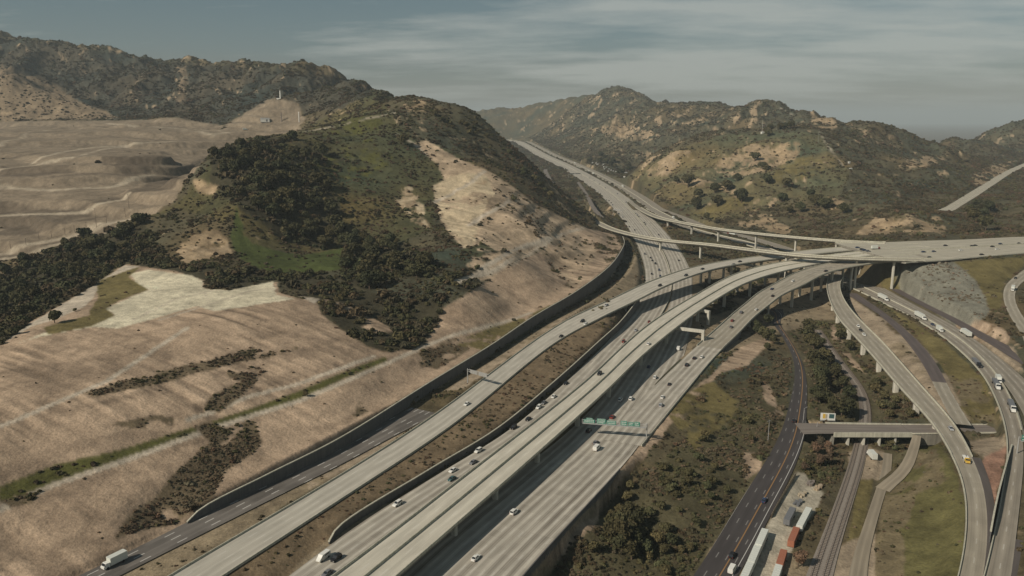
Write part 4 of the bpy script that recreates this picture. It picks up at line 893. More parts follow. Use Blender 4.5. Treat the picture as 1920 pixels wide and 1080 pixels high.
# ------------------------------------------------------------------ vegetation
def leaf_mat(name, col, var=.35, hue=(.9, 1.0, .8)):
    t = newm(name); g = t.n('ShaderNodeTexCoord').outputs['Object']; oi = t.n('ShaderNodeObjectInfo').outputs['Random']; n = t.noise(g, 1.1, 3, .6)
    k = t.math('MULTIPLY', t.ramp(n, .3, .7, 1 - var, 1 + var), t.ramp(oi, 0, 1, .72, 1.3)); c = t.mix(t.math('FRACT', t.math('MULTIPLY', oi, 7.3)), col, (col[0] * 1.5, col[1] * 1.15, col[2] * 1.1))
    vm = t.n('ShaderNodeVectorMath'); vm.operation = 'SCALE'; t.L.new(c, vm.inputs[0]); t.L.new(k, vm.inputs['Scale']); return t.out(vm.outputs[0], .85, spec=.15)
leaf_mat('oak_leaves', (.050, .056, .027)); leaf_mat('olive_leaves', (.070, .075, .036)); leaf_mat('grey_leaves', (.105, .095, .060)); leaf_mat('brown_leaves', (.085, .07, .046)); leaf_mat('dark_scrub', (.062, .058, .034)); leaf_mat('sage_brush', (.17, .165, .125))
weathered('bark', (.12, .09, .065), .3, 2)
def crown_mesh(name, mats, rad, h, n, leaf, lobes, seed, base_z=0.0, core=True, split=1):
    rs = np.random.default_rng(seed); m = MB(); L = []
    for i in range(lobes):
        a = rs.uniform(0, 6.28); q = rs.uniform(0, .62) * rad; L.append((math.cos(a) * q, math.sin(a) * q, base_z + h * rs.uniform(.35, .72), rad * rs.uniform(.38, .62), h * rs.uniform(.22, .36)))
    L.append((0, 0, base_z + h * .5, rad * .6, h * .42))
    if core:
        for (cx, cy, cz_, rr, rh) in L:
            rings = []
            for k in range(1, 5):
                ph = math.pi * k / 5; rings.append([(cx + .72 * rr * math.sin(ph) * math.cos(t) * (1 + .12 * math.sin(3 * t + k)), cy + .72 * rr * math.sin(ph) * math.sin(t), cz_ - .72 * rh * math.cos(ph)) for t in np.linspace(0, 6.283, 7)[:-1]])
            m.loft(rings)
    for i in range(n):
        cx, cy, cz_, rr, rh = L[rs.integers(len(L))]; d = rs.normal(size=3); d /= np.linalg.norm(d)
        if d[2] < -.5: d[2] *= -1
        q = rs.uniform(.72, 1.08); p = np.array((cx + d[0] * rr * q, cy + d[1] * rr * q, cz_ + d[2] * rh * q)); nrm = d + rs.normal(size=3) * .55; nrm /= np.linalg.norm(nrm)
        a = np.cross(nrm, rs.normal(size=3)); a /= np.linalg.norm(a) + 1e-9; b = np.cross(nrm, a); s = leaf * rs.uniform(.6, 1.4)
        m.add([p + a * s, p + b * s * .8 + nrm * s * .2, p - a * s, p - b * s * .8 - nrm * s * .15], [(0, 1, 2, 3)], 0)
    return m
def trunk_mesh(h, r, rad, seed):
    rs = np.random.default_rng(seed); m = MB(); k = (rs.normal() * .3, rs.normal() * .3, h * .45); m.tube((0, 0, -.6), k, r, r * .75, 7)
    for i in range(4):
        a = i * 1.57 + rs.uniform(0, 1); e = (k[0] + math.cos(a) * rad * .5, k[1] + math.sin(a) * rad * .5, h * rs.uniform(.6, .8)); m.tube(k, e, r * .6, r * .22, 5)
    return m
TREES = {}
def tree_kind(kind, mat, rad, h, n, leaf, lobes, nvar):
    TREES[kind] = []
    for v in range(nvar):
        c = crown_mesh('crown', None, rad, h, n, leaf, lobes, 100 + v * 7 + len(kind), h * .12); t = trunk_mesh(h, rad * .07, rad, 50 + v)
        co_ = c.obj('crown', MAT[mat], link=False); to_ = t.obj('trunk', MAT['bark'], link=False); TREES[kind].append((co_.data, to_.data))
tree_kind('oak', 'oak_leaves', 4.6, 7.2, 620, .62, 7, 5); tree_kind('bush', 'olive_leaves', 3.2, 4.2, 420, .5, 6, 4); tree_kind('bare', 'brown_leaves', 4.4, 8.0, 420, .5, 7, 3); tree_kind('pine', 'oak_leaves', 3.0, 9.5, 520, .5, 7, 2)
NTREE = [0]
def tree(x, y, kind, s, label, group=None, cat='tree', z=None, name=None):
    cm, tm = TREES[kind][NTREE[0] % len(TREES[kind])]; NTREE[0] += 1; rs = random.Random(NTREE[0] * 13 + 5)
    e = empty(name or {'oak': 'oak_tree', 'bush': 'large_shrub', 'bare': 'bare_tree', 'pine': 'tall_tree'}[kind], (x, y, (ground(x, y) if z is None else z) - .1), rs.uniform(0, 6.28)); e.scale = (s, s, s * rs.uniform(.88, 1.15)); tag(e, label, cat, group)
    for n, me in (('crown', cm), ('trunk', tm)):
        o = bpy.data.objects.new(n, me); COL.objects.link(o); o.parent = e
    return e
def tree_px(u, v, kind, s, label, group=None, **k):
    p = hit(u, v)
    if p is not None: return tree(p[0], p[1], kind, s, label, group, **k)
def grove(poly, n, kind, s0, s1, label, group, seed=1, jit=.55):
    P = [tuple(float(q) for q in w.split(',')) for w in poly.split()]; rs = random.Random(seed); us = [p[0] for p in P]; vs = [p[1] for p in P]; got = []; tries = 0
    while len(got) < n and tries < n * 60:
        tries += 1; u, v = rs.uniform(min(us), max(us)), rs.uniform(min(vs), max(vs)); c = False
        for (a, b), (e, f) in zip(P, P[1:] + P[:1]):
            if (b > v) != (f > v) and u < a + (v - b) * (e - a) / (f - b): c = not c
        if not c: continue
        h = hit(u, v)
        if h is None or any(math.hypot(h[0] - g[0], h[1] - g[1]) < 4.2 * s0 for g in got): continue
        if road_near(h[0], h[1]) < 4: continue
        got.append(h); tree(h[0], h[1], kind, rs.uniform(s0, s1), label, group)
def road_near(x, y):
    a = int((math.atan2(x, y) - AZ0) / (az[1] - az[0])); l = int((0.5 * math.log(x * x + y * y) - lr[0]) / (lr[1] - lr[0]))
    return dr[min(max(l, 0), NR - 1), min(max(a, 0), NAZ - 1)]
grove('395,285 480,262 560,255 625,300 600,335 635,390 645,440 615,468 545,452 465,400 405,345', 62, 'oak', 1.15, 1.9, 'dark evergreen oak in the dense grove on the front of the near hill', 'oaks of the hill grove', 3)
grove('645,455 690,445 760,462 818,512 795,524 740,518 700,545 642,528', 34, 'oak', 1.0, 1.75, 'very dark oak in the clump beside the bright green meadow', 'oaks by the green meadow', 4)
grove('0,520 60,482 170,447 262,415 300,440 260,480 200,505 140,540 60,592 0,630', 46, 'oak', .9, 1.5, 'dark tree in the shaded canyon below the landfill road', 'trees in the dark canyon', 5)
grove('840,215 905,240 960,290 1030,360 1055,385 1000,350 930,300 870,255 800,210', 30, 'bush', 1.0, 1.7, 'dark shrub on the shadowed right flank of the near hill', 'large shrubs on the shadowed flank', 6)
grove('1510,610 1580,625 1612,690 1630,740 1590,790 1530,780 1515,720', 34, 'oak', .75, 1.25, 'dark green tree in the scrub valley beside the railway', 'trees in the scrub valley', 7)
grove('1640,720 1700,745 1735,785 1660,792 1630,770', 9, 'bush', .9, 1.3, 'olive bush between the railway and the white columns', 'bushes below the ramp viaduct', 8)
grove('1425,575 1475,590 1468,640 1430,665 1412,640', 10, 'oak', .7, 1.1, 'dark tree where the asphalt road passes under the viaducts', 'trees by the underpass', 9)
grove('1190,900 1290,820 1380,780 1440,800 1400,890 1330,1000 1270,1080 1090,1080 1120,1000', 44, 'bush', .5, 1.0, 'bushy olive shrub on the slope between freeway and asphalt road', 'large shrubs on the freeway slope', 10)
grove('1100,960 1200,950 1240,1060 1090,1075', 8, 'oak', .8, 1.2, 'dark rounded tree low on the slope beside the freeway wall', 'dark trees by the freeway wall', 11)
grove('1505,835 1560,842 1575,870 1560,895 1505,885', 8, 'bare', .5, .75, 'brownish leafless tree beside the overpass', 'leafless trees by the overpass', 12)
grove('1660,832 1700,822 1704,850 1668,895', 5, 'bush', .6, .9, 'small shrub between the two dirt tracks', 'shrubs between the dirt tracks', 13)
tree_px(103, 606, 'oak', 1.0, 'single round oak standing alone on the pale graded field', cat='tree'); tree_px(140, 584, 'bush', .5, 'tiny bush near the lone round oak'); tree_px(1497, 1062, 'bare', .85, 'brown bare tree beside the red containers'); tree_px(31, 627, 'bush', .9, 'dark bush at the edge of the pale graded field')
tree_px(755, 272, 'oak', 1.6, 'round dark oak just above the top of the tan hill cut'); tree_px(963, 377, 'bush', 1.3, 'small dark bush at the crest of the tan cut slope'); tree_px(805, 553, 'bush', 1.0, 'dark bush at the mouth of the dirt track'); tree_px(573, 743, 'bush', .55, 'round bush beside the dirt bench road')
for i, (u, v, s) in enumerate(((1290, 352, 2.6), (1310, 372, 2), (1340, 362, 2.2), (1365, 358, 2.6), (1382, 340, 2.0), (1415, 303, 2.2), (1430, 318, 1.8), (1390, 380, 2.6), (1305, 395, 2.4), (1325, 412, 1.6), (1345, 388, 2.3), (1476, 350, 2), (1437, 324, 1.8), (1440, 345, 2.2), (1500, 398, 1.8), (1530, 388, 2.2), (1545, 392, 2.2), (1480, 400, 1.6), (1270, 345, 1.6), (1580, 400, 2.0), (1520, 372, 1.6), (1465, 380, 1.8))):
    tree_px(u, v, 'oak', s, 'round dark oak scattered over the green slope beyond the flyovers', 'oaks on the far green slope')
for u, v, s in ((1445, 243, 1.7), (1462, 243, 2.0), (1472, 242, 1.8), (1484, 242, 1.8)): tree_px(u, v, 'oak', s, 'dark oak in the short row along the green crest', 'oaks along the green crest')
tree_px(1441, 256, 'oak', 1.8, 'dark oak just below the mast on the green crest')
grove('1090,300 1130,295 1170,310 1220,330 1200,345 1160,340', 12, 'oak', 1.6, 2.6, 'dark tree around the vehicle park in the far gully', 'trees by the far vehicle park', 14)
grove('1800,395 1850,385 1870,420 1850,440 1800,430', 9, 'oak', 1.3, 1.9, 'dark tree in the gully below the distant freeway cut', 'trees in the gully by the distant freeway', 15)
# the scrub nobody could count: instances of a few shrub shapes
SHRUBS = []
def shrub_proto(mat, n, seed, h=1.25): m = crown_mesh('shrub', None, 1.0, h, n, .27, 3, seed, -.25); o = m.obj('shrub_shape', MAT[mat], link=False); return o
protos = {'a': [shrub_proto('dark_scrub', 70, 1), shrub_proto('dark_scrub', 60, 2, 1.0), shrub_proto('olive_leaves', 60, 3, .9), shrub_proto('brown_leaves', 55, 4, .8)],
          'b': [shrub_proto('olive_leaves', 70, 5), shrub_proto('grey_leaves', 60, 6, .9), shrub_proto('brown_leaves', 60, 7, .8), shrub_proto('dark_scrub', 70, 8)],
          'c': [shrub_proto('sage_brush', 60, 9, .8), shrub_proto('sage_brush', 60, 10, 1.0), shrub_proto('grey_leaves', 60, 11, .8), shrub_proto('sage_brush', 50, 12, .9)]}
protos['d'] = [shrub_proto('oak_leaves', 90, 13), shrub_proto('oak_leaves', 80, 14, 1.0), shrub_proto('dark_scrub', 80, 15), shrub_proto('olive_leaves', 70, 16, .9)]; protos['e'] = [shrub_proto('olive_leaves', 90, 17), shrub_proto('dark_scrub', 80, 18, 1.0), shrub_proto('grey_leaves', 80, 19, .9), shrub_proto('olive_leaves', 70, 20, .9)]
def scatter_tree(name, pr):
    g = bpy.data.node_groups.new(name, 'GeometryNodeTree'); g.interface.new_socket('Geometry', in_out='INPUT', socket_type='NodeSocketGeometry'); g.interface.new_socket('Geometry', in_out='OUTPUT', socket_type='NodeSocketGeometry')
    N, L = g.nodes, g.links; gi, go = N.new('NodeGroupInput'), N.new('NodeGroupOutput'); jn = N.new('GeometryNodeJoinGeometry'); ins = N.new('GeometryNodeInstanceOnPoints'); ins.inputs['Pick Instance'].default_value = True
    for o in reversed(pr):
        oi = N.new('GeometryNodeObjectInfo'); oi.inputs['Object'].default_value = o; oi.inputs['As Instance'].default_value = True; L.new(oi.outputs['Geometry'], jn.inputs[0])
    def attr(n, ty): a = N.new('GeometryNodeInputNamedAttribute'); a.data_type = ty; a.inputs['Name'].default_value = n; return a.outputs[0]
    L.new(jn.outputs[0], ins.inputs['Instance']); L.new(gi.outputs[0], ins.inputs['Points']); L.new(attr('pick', 'INT'), ins.inputs['Instance Index']); L.new(attr('turn', 'FLOAT_VECTOR'), ins.inputs['Rotation']); L.new(attr('size', 'FLOAT_VECTOR'), ins.inputs['Scale']); L.new(ins.outputs[0], go.inputs[0]); return g
# visible (or nearly visible) cells only
slope_up = (Z - CH) / RG; horizon = np.maximum.accumulate(slope_up, axis=0); vis = (slope_up >= horizon - np.minimum(14.0 / RG, .03)) & (np.abs(AZG) < .64)
area = RG * (az[1] - az[0]) * RG * (lr[1] - lr[0])
SIZE = np.clip((RG / 420) ** .55, .85, 2.7)
def scatter(name, sel, pset, label, mult, size0, seed):
    rs = np.random.default_rng(seed); pf = np.clip((PATCH - .36) / .2, .2, 1.5); lam = np.where(vis & sel & (RG < 4200), shr / 100 * area * pf * mult / SIZE ** 2, 0); n = rs.poisson(lam); j, k = np.nonzero(n); cnt = n[j, k]; j, k = np.repeat(j, cnt), np.repeat(k, cnt)
    fj, fk = rs.uniform(0, 1, len(j)), rs.uniform(0, 1, len(j)); j1, k1 = np.minimum(j + 1, NR - 1), np.minimum(k + 1, NAZ - 1)
    lerp = lambda A: (A[j, k] * (1 - fk) + A[j, k1] * fk) * (1 - fj) + (A[j1, k] * (1 - fk) + A[j1, k1] * fk) * fj
    P = np.stack([lerp(X), lerp(Y), lerp(Z) - .05], 1).astype(np.float32); s = SIZE[j, k] * size0 * rs.lognormal(0, .33, len(j)); me = bpy.data.meshes.new(name); me.vertices.add(len(P)); me.vertices.foreach_set('co', P.ravel())
    S = np.stack([s, s, s * rs.uniform(.7, 1.15, len(s))], 1).astype(np.float32); T = np.zeros((len(s), 3), np.float32); T[:, 2] = rs.uniform(0, 6.283, len(s))
    me.attributes.new('size', 'FLOAT_VECTOR', 'POINT').data.foreach_set('vector', S.ravel()); me.attributes.new('turn', 'FLOAT_VECTOR', 'POINT').data.foreach_set('vector', T.ravel())
    pk = np.where(rs.random(len(s)) < .72, (vnoise(P[:, 0] / 25, P[:, 1] / 25, seed) * 4).astype(int), rs.integers(0, 4, len(s))); me.attributes.new('pick', 'INT', 'POINT').data.foreach_set('value', np.clip(pk, 0, 3).astype(np.int32))
    o = bpy.data.objects.new(name, me); COL.objects.link(o); mod = o.modifiers.new('shrubs', 'NODES'); mod.node_group = scatter_tree(name, protos[pset]); tag(o, label, 'shrubs', kind='stuff'); print(name, len(P)); return o
isin = lambda *a: np.isin(cls, [KI[q] for q in a])
scatter('chaparral', isin('chap', 'ridge', 'hill', 'greenhill', 'tanhill', 'rock', 'scar', 'meadow', 'grass', 'landfill'), 'a', 'dark chaparral covering the hillsides', 6.8, 1.05, 1)
scatter('thicket', isin('dense'), 'd', 'dark thicket under and around the hill trees', 2.2, 2.3, 4)
scatter('scrub', isin('scrub', 'median', 'roadside', 'gravel', 'field', 'fieldscrub', 'drygrass', 'dirt', 'red'), 'b', 'brown and olive scrub beside the roads and on graded slopes', 3.2, .8, 2)
scatter('undergrowth', isin('dense2'), 'e', 'olive and brown undergrowth on the slopes below the freeway', 4.2, 1.0, 5)
scatter('brush', isin('grey'), 'c', 'pale grey brush on the bank under the freeway', 7.0, .75, 3)
# ------------------------------------------------------------------ paints and small materials
def paint_mat(name, col, rough=.5, spec=.4, metal=0.0, var=.08): weathered(name, col, var, 1.5, rough, spec, metal)
for nm, c in (('white_paint', (.72, .72, .66)), ('black_paint', (.016, .016, .018)), ('silver_paint', (.36, .37, .37)), ('grey_paint', (.16, .165, .17)), ('red_paint', (.20, .035, .025)), ('blue_paint', (.03, .05, .10)), ('teal_paint', (.05, .11, .11)), ('yellow_paint', (.62, .40, .06)), ('tan_paint', (.42, .36, .26)), ('rust_red', (.33, .13, .075)), ('container_white', (.60, .62, .56)), ('sign_green', (.006, .20, .135)), ('sign_back', (.30, .30, .28)), ('galvanised', (.34, .34, .32)), ('creosote', (.10, .075, .055)), ('sign_yellow', (.70, .45, .04)), ('steel', (.22, .19, .165)), ('plank', (.40, .32, .22))): paint_mat(nm, c)
paint_mat('glass', (.018, .022, .026), .12, .6); paint_mat('tyre', (.02, .02, .02), .9, .1); paint_mat('lamp', (.75, .74, .68), .2); paint_mat('tail_lamp', (.30, .02, .015), .3)
# ------------------------------------------------------------------ local overpass over the railway
def overpass():
    r = sub(RB['N'], stn('N', 1546, 804), stn('N', 1694, 804)); root = empty('overpass'); tag(root, 'short local overpass with square openings above the railway', 'bridge')
    sheet('deck_surface', r, 'worn_asphalt', 0, parent=root)
    for sd in (-1, 1): sweep(r, [(-.35, -1.7), (-.35, .75), (.25, .75), (.25, -1.7)], off=sd * (r.hw + .1)).obj('parapet', MAT['barrier_concrete'], root)
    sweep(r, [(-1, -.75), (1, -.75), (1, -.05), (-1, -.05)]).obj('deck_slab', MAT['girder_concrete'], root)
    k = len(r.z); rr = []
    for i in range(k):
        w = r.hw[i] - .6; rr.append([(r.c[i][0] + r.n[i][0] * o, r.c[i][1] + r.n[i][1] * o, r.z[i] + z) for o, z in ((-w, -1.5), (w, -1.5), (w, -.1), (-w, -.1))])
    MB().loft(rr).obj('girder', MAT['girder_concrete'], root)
    for u in (1553, 1567, 1595, 1633, 1658, 1685):
        i, _ = station(r, u, 812); th = math.atan2(r.t[i][1], r.t[i][0]); m = MB(); c = r.c[i]; g = min(ground(*(c + r.n[i] * o)) for o in (-4, 0, 4)) - 1.5; h = r.z[i] - 1.5 - g; m.box(c[0], c[1], g + h / 2, .9, 2 * r.hw[i] - .8, h, th); m.obj('pier_wall', MAT['column_concrete'], root)
overpass()
for u0, u1 in ((1494, 1546), (1693, 1874)):
    q = sub(RB['N'], stn('N', u0, 804), stn('N', u1, 804)); sheet('road', q, 'worn_asphalt', .1, label='local road running to the overpass' if u0 < 1600 else 'local road running from the overpass under the ramp')
    for sd in (-1, 1):
        if u0 > 1600: barrier(q, sd * (q.hw + .2), label='low concrete kerb wall on the ' + ('far' if sd < 0 else 'near') + ' side of the local road', h=.6)
q = sub(RB['N'], stn('N', 1700, 804), stn('N', 1874, 804)); tag(sweep(q, [(-.3, -6), (.2, -6), (.2, -.5), (-.3, -.5)], off=q.hw + .35).obj('retaining_wall', MAT['girder_concrete']), 'pale wall under the near edge of the local road past the overpass', 'retaining wall')
def portal():
    r = sub(RB['Ta'], stn('Ta', 1868, 755), stn('Ta', 1893, 845)); rr = []; off = -r.hw - .6
    for i in range(len(r.z)): rr.append([(r.c[i][0] + r.n[i][0] * (off[i] + e), r.c[i][1] + r.n[i][1] * (off[i] + e), z) for e, z in ((-.4, -9), (0, -9), (0, r.z[i] + .8), (-.4, r.z[i] + .8))])
    tag(MB().loft(rr).obj('retaining_wall', MAT['girder_concrete']), 'pale wall where the local road meets the truck road', 'retaining wall')
portal()
# ------------------------------------------------------------------ railway
weathered('ballast', (.25, .22, .185), .22, .8)
sheet('railway_bed', RB['RR'], 'worn_asphalt', .03, label='grey brown ballast of the railway'); bpy.data.objects['railway_bed'].data.materials[0] = MAT['ballast']
def track(off, label):
    r = RB['RR']; root = empty('railway_track'); tag(root, label, 'railway track', 'railway tracks')
    for sd in (-.72, .72): sweep(r, [(-.06, .12), (-.06, .32), (.06, .32), (.06, .12)], off=off + sd).obj('rail', MAT['steel'], root)
    m = MB(); q = resample(np.c_[r.c, r.z], 1.3)
    T = np.gradient(q[:, :2], axis=0)
    for i in range(len(q)):
        th = math.atan2(T[i][1], T[i][0]); n = np.array((math.sin(th), -math.cos(th))); c = q[i, :2] + n * off; m.box(c[0], c[1], q[i, 2] + .08, .26, 2.5, .16, th)
    tag(m.obj('sleepers', MAT['creosote'], root), kind='stuff')
track(-1.9, 'railway track on the yard side of the ballast'); track(2.0, 'railway track on the dirt path side of the ballast')
# ------------------------------------------------------------------ yard with trailers and containers
def px_xy(u, v, z): p = at_z(u, v, z); return p
def container(u0, v0, u1, v1, w, h, mat, name, label, cat, group=None, zt=None, wheels=False):
    """u,v: middle of the roof at both ends; the base stands on the ground"""
    g = -13.0 if zt is None else zt; base_ = g + (1.0 if wheels else .12); a, b = at_z(u0, v0, base_ + h), at_z(u1, v1, base_ + h); g = (ground(a[0], a[1]) + ground(b[0], b[1])) / 2; base_ = g + (1.0 if wheels else .12)
    a, b = at_z(u0, v0, base_ + h), at_z(u1, v1, base_ + h); c = (a + b) / 2; L_ = math.hypot(*(b - a)[:2]); th = math.atan2(b[1] - a[1], b[0] - a[0]); root = empty(name, (c[0], c[1], g), th); tag(root, label, cat, group)
    m = MB(); m.box(0, 0, base_ - g + h / 2, L_, w, h); n = int(L_ / .9)
    for i in range(n):
        for sd in (-1, 1): m.box(-L_ / 2 + (i + .5) * L_ / n, sd * w / 2, base_ - g + h / 2, .3, .1, h * .9)
    for i in range(int(L_ / 1.6)): m.box(-L_ / 2 + .8 + i * 1.6, 0, base_ - g + h + .02, .12, w * .94, .05)
    m.obj('box', MAT[mat], root); d = MB()
    for sd in (-1, 1): d.box(L_ / 2 + .03, sd * w * .24, base_ - g + h / 2, .06, w * .44, h * .9)
    d.obj('door', MAT[mat], root)
    if wheels:
        for x in (-L_ * .36, -L_ * .28):
            for sd in (-1, 1): MB().tube((x, sd * (w / 2 - .25), .5), (x, sd * (w / 2 + .02), .5), .5, n=10).obj('wheel', MAT['tyre'], root)
        MB().box(0, 0, .85, L_ * .95, .9, .3).obj('chassis', MAT['black_paint'], root)
    else:
        c4 = MB()
        for x in (-1, 1):
            for sd in (-1, 1): c4.box(x * (L_ / 2 - .15), sd * (w / 2 - .15), .06, .3, .3, .12)
        c4.obj('foot', MAT['steel'], root)
    return root
container(1435, 991, 1422, 1020, 2.6, 2.7, 'container_white', 'box_trailer', 'white box trailer at the inner end of the row beside the dark road', 'trailer', 'white trailers in the yard', wheels=True)
container(1421, 1022, 1408, 1052, 2.6, 2.7, 'container_white', 'box_trailer', 'second white box trailer of the row beside the dark road', 'trailer', 'white trailers in the yard', wheels=True)
container(1407, 1054, 1393, 1085, 2.6, 2.7, 'container_white', 'box_trailer', 'white box trailer nearest the camera in the row beside the dark road', 'trailer', 'white trailers in the yard', wheels=True)
container(1517, 951, 1499, 985, 2.5, 2.6, 'container_white', 'shipping_container', 'long white container behind the first red one', 'container', 'containers along the yard edge')
container(1494, 988, 1483, 1014, 2.5, 2.6, 'rust_red', 'shipping_container', 'rust red container between the white one and the bare tree', 'container', 'containers along the yard edge')
container(1470, 1030, 1462, 1056, 2.5, 2.6, 'rust_red', 'shipping_container', 'brighter red container nearer the camera than the bare tree', 'container', 'containers along the yard edge')
container(1461, 1058, 1451, 1088, 2.5, 2.6, 'container_white', 'shipping_container', 'white container nearest the camera in front of the red one', 'container', 'containers along the yard edge')
container(1487, 951, 1475, 974, 2.5, 2.4, 'grey_paint', 'camper_trailer', 'grey camper trailer parked alone on the pale yard', 'trailer', wheels=True)
def stack(u, v, s, mat, label):
    p = hit(u, v); root = empty('crate_stack', tuple(p), .9); tag(root, label, 'crates', 'stacks of crates in the yard'); rs = random.Random(u)
    for i in range(7): k = rs.uniform(.8, 1.4); MB().box((i % 4) * 1.5 - 2 + rs.uniform(-.2, .2), (i // 4) * 1.3 + rs.uniform(-.3, .3), .5 * k, k, k, k, rs.uniform(0, 1)).obj('crate', MAT[mat], root)
stack(1535, 917, 1, 'plank', 'heap of tan crates at the far end of the pale yard'); stack(1522, 908, 1, 'steel', 'dark heap of scrap beside the tan crates'); stack(1506, 930, 1, 'tan_paint', 'scattered boxes in the middle of the pale yard'); stack(1497, 946, 1, 'grey_paint', 'grey boxes beside the camper trailer')
def board_fence(s, z, label):
    P = [hit(*(float(q) for q in w.split(','))) for w in s.split()]; r = spline(P, 2.5); root = empty('board_fence'); tag(root, label, 'fence'); m = MB()
    for i in range(len(r) - 1):
        a, b = r[i], r[i + 1]; th = math.atan2(b[1] - a[1], b[0] - a[0]); L_ = math.hypot(b[0] - a[0], b[1] - a[1]); m.box((a[0] + b[0]) / 2, (a[1] + b[1]) / 2, (a[2] + b[2]) / 2 + z / 2, L_ * .98, .08, z, th)
    m.obj('board_panel', MAT['plank'], root)
    for p in r: MB().box(p[0], p[1], p[2] + z / 2 - .2, .16, .16, z + .7).obj('post', MAT['creosote'], root)
board_fence('1492,893 1472,925 1455,955 1446,972', 2.0, 'tan board fence between the dark road and the yard')
# ------------------------------------------------------------------ sign structures
def strokes(m, x0, x1, y, z0, z1, n, rs, mi=0):
    """illegible rows of pale lettering"""
    for k in range(n):
        z = z1 - (k + .5) * (z1 - z0) / n; x = x0
        while x < x1 - .15:
            w = rs.uniform(.12, .3); m.box(min(x + w / 2, x1 - w / 2), y, z, w, .03, (z1 - z0) / n * .5, 0, mi); x += w + rs.uniform(.06, .16)
def sign_panel(root, x0, x1, z0, z1, y, seed, mat='sign_green', rows=2, name='sign_panel'):
    b = MB().box((x0 + x1) / 2, y, (z0 + z1) / 2, x1 - x0, .12, z1 - z0).obj(name, MAT[mat], root); rs = random.Random(seed); m = MB()
    for z in (z0 + .08, z1 - .08): m.box((x0 + x1) / 2, y - .09, z, x1 - x0 - .1, .03, .07)
    if rows: strokes(m, x0 + .3, x1 - .3, y - .09, z0 + .3, z1 - .25, rows, rs)
    m.obj('lettering', MAT['white_paint'], b)
def truss(m, x0, x1, z, hgt=1.1, dep=.9):
    for y in (0, dep):
        for zz in (z, z + hgt): m.tube((x0, y, zz), (x1, y, zz), .09, n=6)
    n = max(2, int((x1 - x0) / 1.5))
    for i in range(n):
        a, b = x0 + (x1 - x0) * i / n, x0 + (x1 - x0) * (i + 1) / n
        for y in (0, dep): m.tube((a, y, z if i % 2 else z + hgt), (b, y, z + hgt if i % 2 else z), .05, n=5)
        m.tube((a, 0, z), (a, dep, z), .04, n=4)
def sign_bridge(p0, p1, zb, ztop, panels, label, posts=(1, 1), mat='sign_green', walkway=True):
    """p0, p1: world points of the two ends; panels: (f0, f1, low, high) along the beam"""
    d = np.array(p1[:2]) - np.array(p0[:2]); L_ = float(np.hypot(*d)); th = math.atan2(d[1], d[0]); root = empty('sign_bridge', (float(p0[0]), float(p0[1]), float(zb)), th); tag(root, label, 'road sign')
    m = MB(); truss(m, 0, L_, ztop - zb - 1.1); m.obj('truss', MAT['galvanised'], root)
    for e, x in zip(posts, (0, L_)):
        if e:
            w = (p0, p1)[x > 0]; g = ground(float(w[0]), float(w[1])) - .3
            MB().tube((x, .45, min(g, w[2]) - zb), (x, .45, ztop - zb + .5), .32, .24, 10).obj('post', MAT['galvanised'], root)
    if walkway: MB().box(L_ / 2, -.75, ztop - zb - 1.25, L_ * .97, 1.3, .1).obj('walkway', MAT['galvanised'], root)
    for i, (a, b, lo, hi, rows) in enumerate(panels): sign_panel(root, a * L_, b * L_, ztop - zb + lo, ztop - zb + hi, -.35, i + 3, mat, rows)
    return root
pR = at_z(1212, 827, 0.0); pL = at_z(1091, 786, 8.6)
sign_bridge((pL[0], pL[1], 6.4), (pR[0], pR[1], 0.0), 0.0, 8.2, [(.03, .2, -1.1, .75, 2), (.07, .17, .8, 1.5, 1), (.235, .37, -1.1, 1.5, 3), (.385, .53, -1.1, 1.0, 2), (.6, .7, -1.1, 1.3, 2), (.715, .80, -1.1, 1.0, 2), (.81, .89, -1.1, 1.3, 2)], 'green overhead sign bridge spanning the lanes beside the raised carriageway', (0, 1))
i_, _ = station(RB['B'], 880, 722); pb = at_z(877, 718, 3.2); pe = at_z(915, 706, 10.2)
dd = pe[:2] - pb[:2]; root = empty('cantilever_sign', (pb[0], pb[1], ground(pb[0], pb[1])), math.atan2(dd[1], dd[0])); tag(root, 'grey cantilever sign seen from behind over the pale carriageway', 'road sign'); L_ = float(np.hypot(*dd)); g0 = ground(pb[0], pb[1])
MB().tube((0, 0, -.3), (0, 0, 8.6), .32, .26, 10).obj('post', MAT['galvanised'], root); m = MB(); truss(m, 0, L_, 6.9, 1.2, .8); m.obj('truss', MAT['galvanised'], root)
MB().box(L_ * .32, -.2, 7.4, L_ * .36, .12, 2.0).box(L_ * .76, -.2, 7.4, L_ * .4, .12, 2.2).obj('sign_back', MAT['sign_back'], root); m = MB()
for k in range(8): m.box(L_ * (.16 + .1 * k), -.3, 7.4, .1, .1, 2.0)
m.obj('bracket', MAT['galvanised'], root)
for u0, v0, u1, v1, z, lab in ((1149, 402, 1166, 404, 4, 'distant grey sign bridge over the freeway before the flyovers'), (1066, 332, 1090, 331, 9, 'most distant sign bridge near the far bend of the freeway')):
    a, b = at_z(u0, v0, z), at_z(u1, v1, z); sign_bridge((a[0], a[1], z), (b[0], b[1], z), z, z + 8.0, [(.08, .45, -1.2, 1.4, 0), (.52, .92, -1.2, 1.4, 0)], lab, (1, 1), 'sign_back', False)
a, b = at_z(1908, 850, 1), at_z(1975, 850, 1); sign_bridge((a[0], a[1], 1), (b[0], b[1], 1), 1, 8.5, [(.04, .4, -1.6, 1.6, 2), (.5, .9, -1.4, 1.4, 2)], 'green sign bridge over the truck road at the edge of view', (1, 1))
